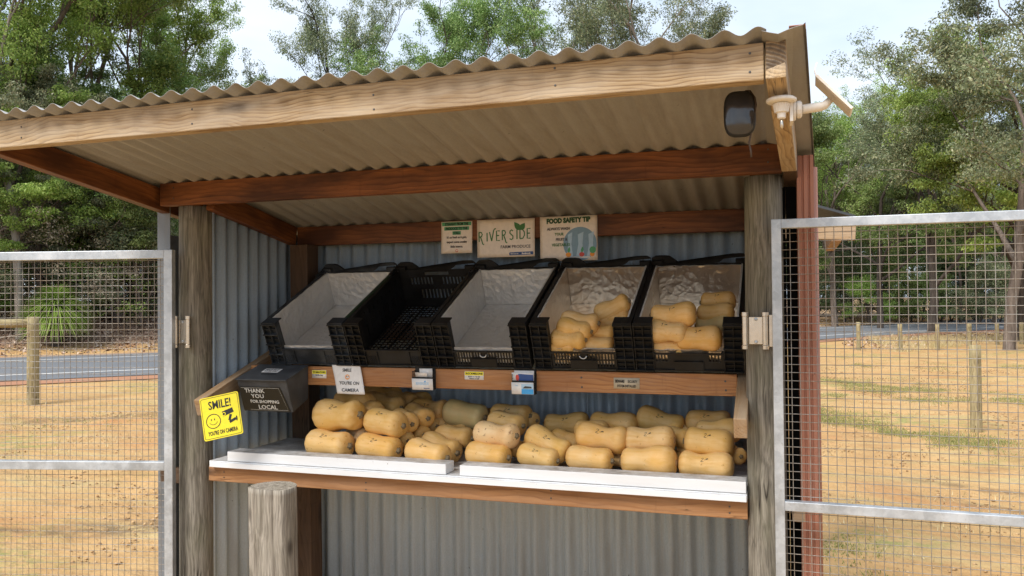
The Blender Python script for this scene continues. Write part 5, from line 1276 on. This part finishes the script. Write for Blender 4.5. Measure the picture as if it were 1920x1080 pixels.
pc = at(1563, 180, y=2.17)-c; d1 = (at(1597, 210, y=2.17)-at(1531, 149, y=2.17)); PL = d1.length; d1.normalize()
dv = Vector((.02, 1, .05)); dv = (dv-d1*dv.dot(d1)).normalized(); nn = d1.cross(dv).normalized()
if nn.z < 0: nn = -nn
mrot = Matrix((d1, nn.cross(d1), nn)).transposed()
mb = MB(); mb.box((-PL/2, -.055, -.0035), (PL/2, .055, .0035)); pf = obj('panel_frame', mb, M['white_plastic'], g, pc, mrot.to_euler(), bevel=.001)
mb = MB(); mb.box((-PL/2+.006, -.049, .0037), (PL/2-.006, .049, .0043)); obj('solar_cell', mb, M['cell'], pf)
mb = MB(); mb.tube([(-PL/2, -.03, .0), (-PL/2-.016, -.02, .010), (-PL/2-.03, .0, .030)], .0018, 6); obj('lead', mb, M['white_plastic'], pf)

# ================================================================== rear awning behind the stall
g = thing('rear_awning', 'dark steel awning on pine framing behind the right corner of the stall', 'awning', (.3, 4.6, 0))
A, B_ = at(1535, 391, y=4.5), at(1612, 412, y=4.5)
vs, fs = corrugated(0, 1.2, 0, 1.0, 0)
mb = MB(); dx = (B_.x-A.x); dz = (B_.z-A.z); x0_ = A.x-.35
mb.box((0, -.5, 0), (math.hypot(dx+.35, dz), .5, .012)); ang = -math.atan2(-dz, dx)
obj('roof_panel', mb, M['dark_steel'], g, (x0_-.3, .35, A.z-dz/dx*.35), (0, -ang, 0))
p0, p1 = at(1500, 425, y=4.42), at(1604, 434, y=4.42)
b1 = board('beam', p0-Vector((.3, 0, 0)), p1, .045, .09, M['arm_wood'], parent=g); 
b2 = board('purlin', at(1568, 436, y=4.4), at(1568, 436, y=4.4)+Vector((.02, .9, .0)), .05, .09, M['rail_wood'], parent=g)
mb = MB(); mb.box((-.95, -.15, 0), (-.86, -.06, A.z-.09)); mb.box((-.95, .75, 0), (-.86, .84, A.z-.09)); mb.box((-.2, .75, 0), (-.11, .84, A.z-.09)); obj('post', mb, M['treated'], g)
# ================================================================== trees
M['leaf_green'] = islandmat('eucalypt leaves', [(0, (0.088,0.146,0.034)), (.4, (0.166,0.254,0.066)), (.75, (0.254,0.351,0.113)), (1, (0.390,0.448,0.189))], .45, .34, .45, (.028,.045,.016))
M['leaf_grey'] = islandmat('grey green eucalypt leaves', [(0, (0.098,0.127,0.066)), (.4, (0.176,0.215,0.113)), (.75, (0.273,0.312,0.170)), (1, (0.410,0.390,0.226))], .42, .30, .45, (.035,.042,.025))
M['leaf_bright'] = islandmat('fresh green leaves', [(0, (0.137,0.234,0.038)), (.4, (0.254,0.390,0.075)), (.75, (0.370,0.527,0.133)), (1, (0.507,0.600,0.208))], .5, .38, .5, (.05,.08,.02))
M['leaf_dark'] = islandmat('deep green leaves', [(0, (0.043,0.074,0.029)), (.4, (0.078,0.121,0.047)), (.75, (0.127,0.176,0.072)), (1, (0.215,0.234,0.113))], .5, .25, .5, (.02,.03,.014))
M['leaf_dead'] = islandmat('dry brown scrub', [(0, (.14,.11,.07)), (.5, (.28,.23,.15)), (1, (.44,.38,.27))], .8, .25, .8, (.08,.07,.05))
def bark(name, a, b_):
    g = newmat(name); v = g.coords(); n = g.noise(g.N('ShaderNodeMapping', {'Vector': v, 'Scale': (9, 9, 1.4)}).outputs[0], 1.0, 6, .7); n2 = g.noise(v, .6, 3)
    c = g.ramp(n, [(.33, a), (.68, b_)]); c = g.mix(g.ramp(n2, [(.4, 0), (.65, .4)]), c, [x*.55 for x in a]); g.setb(color=c, rough=.9, spec=.2); g.bump(n, .8, .03); return g.m
M['bark'] = bark('grey brown bark', (.085,.065,.05), (.25,.20,.165))
M['bark_pale'] = bark('pale smooth bark', (.20,.165,.135), (.42,.37,.31))
M['bark_dark'] = bark('dark rough bark', (.04,.032,.026), (.12,.095,.078))
def build_tree(seed, H, r0, fork, spread, levels, leaf, nleaf, clus=0.40, lean=0.0, up=.35, density=1.0, low=0.0, nlimb=5, drop=.5):
    """returns (wood mesh, leaf mesh). fork = height fraction where the first limbs leave."""
    rnd = random.Random(seed); rng = np.random.default_rng(seed)
    wood = MB(); tips = []
    def limb(p, d, L_, r, lvl):
        n = 5 if lvl < 2 else 3; pts = [p.copy()]; rad = [r]; dd = d.copy(); q = p.copy()
        for i in range(n):
            dd = (dd+Vector((rnd.gauss(0,.16), rnd.gauss(0,.16), rnd.gauss(.05*up,.10)))*(1.0 if lvl else .35)).normalized()
            q = q+dd*(L_/n); pts.append(q.copy()); rad.append(r*(1-.55*(i+1)/n))
        wood.tube(pts, rad, 7 if lvl == 0 else (5 if lvl == 1 else (4 if lvl == 2 else 3)), cap=False)
        if lvl >= levels: tips.append((pts[-1], lvl)); tips.append((pts[-2], lvl)); return
        nb = nlimb if lvl == 0 else rnd.choice((3, 4, 4)) 
        for b in range(nb):
            t = (fork+(1-fork)*(b+.6)/nb) if lvl == 0 else rnd.uniform(.35, 1.0)
            if b == nb-1: t = 1.0
            i = min(n-1, int(t*n)); pp = pts[i].lerp(pts[i+1], t*n-i) if t < 1 else pts[-1]
            az = rnd.uniform(0, 2*math.pi) if lvl else (b*2.4+rnd.uniform(-.5,.5))
            ddir = (pts[i+1]-pts[i]).normalized() if t < 1 else dd
            side = Vector((math.cos(az), math.sin(az), 0)); side = (side-ddir*side.dot(ddir)).normalized()
            tilt = spread*rnd.uniform(.65, 1.25)*(.45 if t == 1.0 else 1)
            nd = (ddir*math.cos(tilt)+side*math.sin(tilt)+Vector((0,0,up*.35))).normalized()
            rr = rad[i]*(.62 if t < 1 else .85)
            ln = L_*(rnd.uniform(.42, .62) if lvl == 0 else rnd.uniform(.5, .72))*(1.15-.35*(t if lvl == 0 else .5))
            limb(pp, nd, ln, max(rr, .008), lvl+1)
            if lvl >= levels-1: tips.append((pp, lvl))
    d0 = Vector((lean, rnd.uniform(-.05,.05), 1)).normalized()
    limb(Vector((0,0,-.3)), d0, H*.72, r0, 0)
    T = np.array([t[0][:] for t in tips]); T = T[T[:, 2] > H*low]
    if len(T) > 1:
        sc = (H-clus*.4)/T[:, 2].max(); T = T*sc; wood.v = [(a*sc, b*sc, c*sc) for a, b, c in wood.v]
    k = rng.integers(0, len(T), nleaf)
    P = T[k]; off = rng.normal(0, 1, (nleaf, 3)); off /= np.linalg.norm(off, axis=1)[:, None]; rad_ = clus*rng.random(nleaf)**.45
    csz = rng.uniform(.6, 1.25, len(T))[k]; off *= (rad_*csz)[:, None]; off[:, 2] = off[:, 2]*.6-.12*np.hypot(off[:, 0], off[:, 1])
    P = P+off
    # elongated leaves, mostly hanging
    dirv = np.stack([rng.normal(0, .55, nleaf), rng.normal(0, .55, nleaf), -np.abs(rng.normal(drop, .4, nleaf))], 1); dirv /= np.linalg.norm(dirv, axis=1)[:, None]
    w = np.cross(dirv, rng.normal(0, 1, (nleaf, 3))); w /= np.linalg.norm(w, axis=1)[:, None]
    s = (leaf*rng.uniform(.6, 1.3, nleaf))[:, None]
    V = np.stack([P, P+dirv*s*.5+w*s*.19, P+dirv*s, P+dirv*s*.5-w*s*.19], 1).reshape(-1, 3); F = np.arange(4*nleaf).reshape(-1, 4)
    return wood.mesh('trunk', True), npmesh('crown', V, F)
PROTO = {}
def proto(key, **k): PROTO[key] = build_tree(**k)
# tall open-crowned eucalypts; slender; bushy; airy
proto('tall', seed=11, H=17, r0=.24, fork=.42, spread=.62, levels=4, leaf=0.122, nleaf=80000, clus=0.45, nlimb=6)
proto('airy', seed=23, H=17, r0=.27, fork=.30, spread=.50, levels=4, leaf=0.108, nleaf=62000, clus=0.42, nlimb=6, up=.6)
proto('airy2', seed=37, H=17, r0=.27, fork=.22, spread=.55, levels=4, leaf=0.108, nleaf=58000, clus=0.40, nlimb=7, up=.55)
proto('slender', seed=5, H=18, r0=.17, fork=.66, spread=.6, levels=3, leaf=0.122, nleaf=37400, clus=0.54, nlimb=6)
proto('bushy', seed=71, H=12, r0=.22, fork=.16, spread=.85, levels=4, leaf=0.122, nleaf=102000, clus=0.40, nlimb=8, up=.25)
proto('bushy2', seed=84, H=12, r0=.22, fork=.20, spread=.80, levels=4, leaf=0.122, nleaf=95200, clus=0.40, nlimb=7, up=.3)
proto('wide', seed=97, H=12, r0=.20, fork=.30, spread=.95, levels=4, leaf=0.094, nleaf=105400, clus=0.40, nlimb=7, up=.3)
proto('scrub', seed=103, H=3.2, r0=.05, fork=.05, spread=.9, levels=3, leaf=0.072, nleaf=15300, clus=0.30, nlimb=9, up=.2, drop=.1)
proto('scrub2', seed=109, H=3.0, r0=.05, fork=.05, spread=.95, levels=3, leaf=0.065, nleaf=10200, clus=0.29, nlimb=9, up=.1, drop=.1)
PH = {'tall':17,'airy':17,'airy2':17,'slender':18,'bushy':12,'bushy2':12,'wide':12,'scrub':3.2,'scrub2':3.0}
LM = {}
def tree(key, px, dist, H, leafm, barkm, label, yaw=0.0, name='eucalyptus_tree', cat='tree', group=None, sx=1.0, base=None):
    r = ray(px, 560); s = dist/math.hypot(r.x, r.y); x, y = r.x*s, r.y*s
    z = float(ground_h(x, y)[0]) if base is None else base
    t = thing(name, label, cat, (x, y, z), (0, 0, yaw), group); sc = H/PH[key]
    t.scale = (sc*sx, sc*sx, sc)
    wm, lm = PROTO[key]; t.rotation_euler.x = 0
    for nm, me, mt in (('trunk', wm, barkm), ('crown', lm, leafm)):
        if (nm, key, mt) not in LM: c = me.copy(); c.materials.clear(); c.materials.append(mt); LM[(nm, key, mt)] = c
        o = bpy.data.objects.new(nm if cat == 'tree' else {'trunk': 'stem', 'crown': 'foliage'}[nm], LM[(nm, key, mt)]); C.objects.link(o); o.parent = t
    return t
G, GR, BR, DK, DD = M['leaf_green'], M['leaf_grey'], M['leaf_bright'], M['leaf_dark'], M['leaf_dead']
B, BP, BD = M['bark'], M['bark_pale'], M['bark_dark']
# left
tree('slender', 38, 31, 19, BR, BP, 'tall slender eucalypt with bare pale trunk at far left behind the gate', .6)
tree('slender', 245, 36, 17, G, B, 'straight brown trunked tree right of the airy clearing behind the left gate', 2.2)
tree('airy', -70, 32, 17.5, BR, B, 'open crowned green tree cut by the left edge of the photo', 1.0)
tree('tall', 120, 37, 17.5, BR, B, 'bright green bushy tree behind the slender pale trunk', 2.6)
tree('airy', 268, 40, 17.2, BR, B, 'airy many stemmed tree standing against the sky at upper left', .3, sx=.8)
tree('bushy', 385, 46, 12.5, G, B, 'round crowned tree just left of where the roof hides the woodland', 4.0)
tree('bushy2', 180, 34, 10.5, G, BD, 'low dense tree under the airy many stemmed tree', 5.0)
tree('bushy', 10, 36, 11, G, BD, 'low spreading tree in the shade behind the left gate', 3.3)
tree('bushy', 75, 32.5, 8.6, BR, B, 'small leafy tree hanging low right of the slender pale trunk', 2.1, sx=1.1)
tree('bushy2', 215, 33, 8.2, G, B, 'small mid green tree low behind the middle of the left gate', .7, sx=1.1)
tree('bushy', -25, 32, 8.8, GR, B, 'low grey green tree at the far left edge behind the gate', 3.9, sx=1.1)
tree('bushy2', 300, 35, 9.0, GR, B, 'grey green tree just left of the left log post', 1.9)
# middle, above the roof
tree('airy2', 640, 42, 18.2, GR, BD, 'thin grey twiggy tree left of the middle group above the roof', 1.2, sx=.8)
tree('tall', 765, 43, 17.6, G, B, 'full green crowned tree in the middle above the roof', 2.9)
tree('bushy2', 880, 45, 15.0, G, B, 'lower rounded tree beside the middle tree above the roof', .8)
tree('airy2', 1050, 44, 20.5, GR, BP, 'open vase shaped tree left of the pair above the roof', 4.2)
tree('airy', 1185, 44, 20.5, GR, BP, 'open vase shaped tree right of the pair above the roof', 5.4)
# right
tree('wide', 1890, 27.5, 13.2, GR, B, 'big spreading grey green tree behind the fence posts at right', 2.0)
tree('bushy', 1915, 33, 11.0, BR, BD, 'bright green leafy tree under the big spreading tree', 1.0)
tree('airy', 1565, 46, 13.8, BR, B, 'yellow green tree beside the solar panel', 1.9, sx=1.1)
tree('bushy2', 1650, 44, 12.2, G, BD, 'mid green tree between the solar panel and the big tree', 3.9)
tree('airy2', 1745, 40, 12.8, GR, BD, 'sparse dark branched tree in the gap left of the big tree', 5.0, sx=1.25)
tree('slender', 1800, 52, 12, G, BD, 'straight thin tree in the sky gap behind the right gate', .3)
# the wood behind: trees that nothing tells apart
rw = random.Random(12)
WL = 'tree deep in the woodland beyond the road'
for i in range(15):
    tree(rw.choice(('bushy','bushy2')), -330+i*58+rw.uniform(-15, 15), rw.uniform(42, 52), rw.uniform(9.5, 13), rw.choice((G, G, BR, GR)), rw.choice((B, BD)), WL, rw.uniform(0, 6), group='woodland trees beyond the road', sx=1.15)
for i in range(10):
    tree(rw.choice(('bushy','bushy2','tall')), 1460+i*62+rw.uniform(-15, 15), rw.uniform(58, 76), rw.uniform(9.0, 13), rw.choice((G, DK, GR)), rw.choice((B, BD)), WL, rw.uniform(0, 6), group='woodland trees beyond the road', sx=1.2)
for i in range(15):
    tree('slender', 1500+i*33+rw.uniform(-12, 12), rw.uniform(50, 64), rw.uniform(11, 14), rw.choice((G, DK, GR)), rw.choice((B, BD)), 'slim dark trunked tree in the wood across the right hand bend', rw.uniform(0, 6), group='slim trees across the bend')
for i in range(10):
    tree(rw.choice(('bushy','bushy2')), 470+i*95+rw.uniform(-20, 20), rw.uniform(52, 62), rw.uniform(9, 12), rw.choice((G, DK)), B, WL, rw.uniform(0, 6), group='woodland trees beyond the road', sx=1.15)
for i in range(9):
    tree(rw.choice(('bushy','bushy2')), 2050+i*130+rw.uniform(-30, 30), rw.uniform(75, 95), rw.uniform(11, 15), rw.choice((G, GR)), B, WL, rw.uniform(0, 6), group='woodland trees beyond the road', sx=1.3)
# understorey
for i in range(26):
    px = -120+i*19+rw.uniform(-8, 8)
    tree(rw.choice(('scrub', 'scrub2')), px, rw.uniform(31.5, 38), rw.uniform(2.4, 5.0), rw.choice((G, BR, DD, DD, GR)), B, 'tangled shrub under the trees on the far bank', rw.uniform(0, 6), 'shrub', 'shrub', 'shrubs under the trees on the far bank')
for i in range(24):
    px = 1500+i*20+rw.uniform(-8, 8)
    tree('scrub', px, rw.uniform(50, 62), rw.uniform(2.6, 5.5), rw.choice((G, DK, DK, GR)), BD, 'dark shrub under the trees across the bend', rw.uniform(0, 6), 'shrub', 'shrub', 'shrubs under the trees across the bend')
tree('scrub', 1633, 48, 3.0, BR, BD, 'bright green sapling bush beyond the road on the right', 1.0, 'shrub', 'shrub')
# grass tree: skirt of long thin leaves
def grass_tree(px, dist, h, label):
    r = ray(px, 560); s = dist/math.hypot(r.x, r.y); x, y = r.x*s, r.y*s; z = float(ground_h(x, y)[0])
    t = thing('grass_tree', label, 'grass tree', (x, y, z)); mb = MB(); mb.tube([(0,0,-.2), (.03,0,h*.45), (0,0,h*.8)], [.16,.15,.13], 9); obj('trunk', mb, M['bark_dark'], t)
    rng = np.random.default_rng(3); n = 2600; a = rng.uniform(0, 6.28, n); el = rng.uniform(-.5, 1.35, n); Ln = rng.uniform(.9, 1.35, n)
    d = np.stack([np.cos(a)*np.cos(el), np.sin(a)*np.cos(el), np.sin(el)], 1); p0 = np.array([0, 0, h*.8])+d*.1; p1 = p0+d*(Ln*.55)[:, None]; p2 = p1+d*(Ln*.45)[:, None]*.9; p2[:, 2] -= Ln*.28
    w = np.cross(d, [0,0,1.0]); w /= np.linalg.norm(w, axis=1)[:, None]; w *= .012
    V = np.stack([p0-w, p0+w, p1+w, p1-w, p2], 1).reshape(-1, 3); b5 = 5*np.arange(n)[:, None]
    F = np.concatenate([b5+[0,1,2], b5+[0,2,3], b5+[3,2,4]], 0); obj('leaf_skirt', npmesh('leaf_skirt', V, F), M['leaf_bright'], t)
grass_tree(105, 30, 1.35, 'grass tree with a round skirt of thin green leaves behind the left gate')
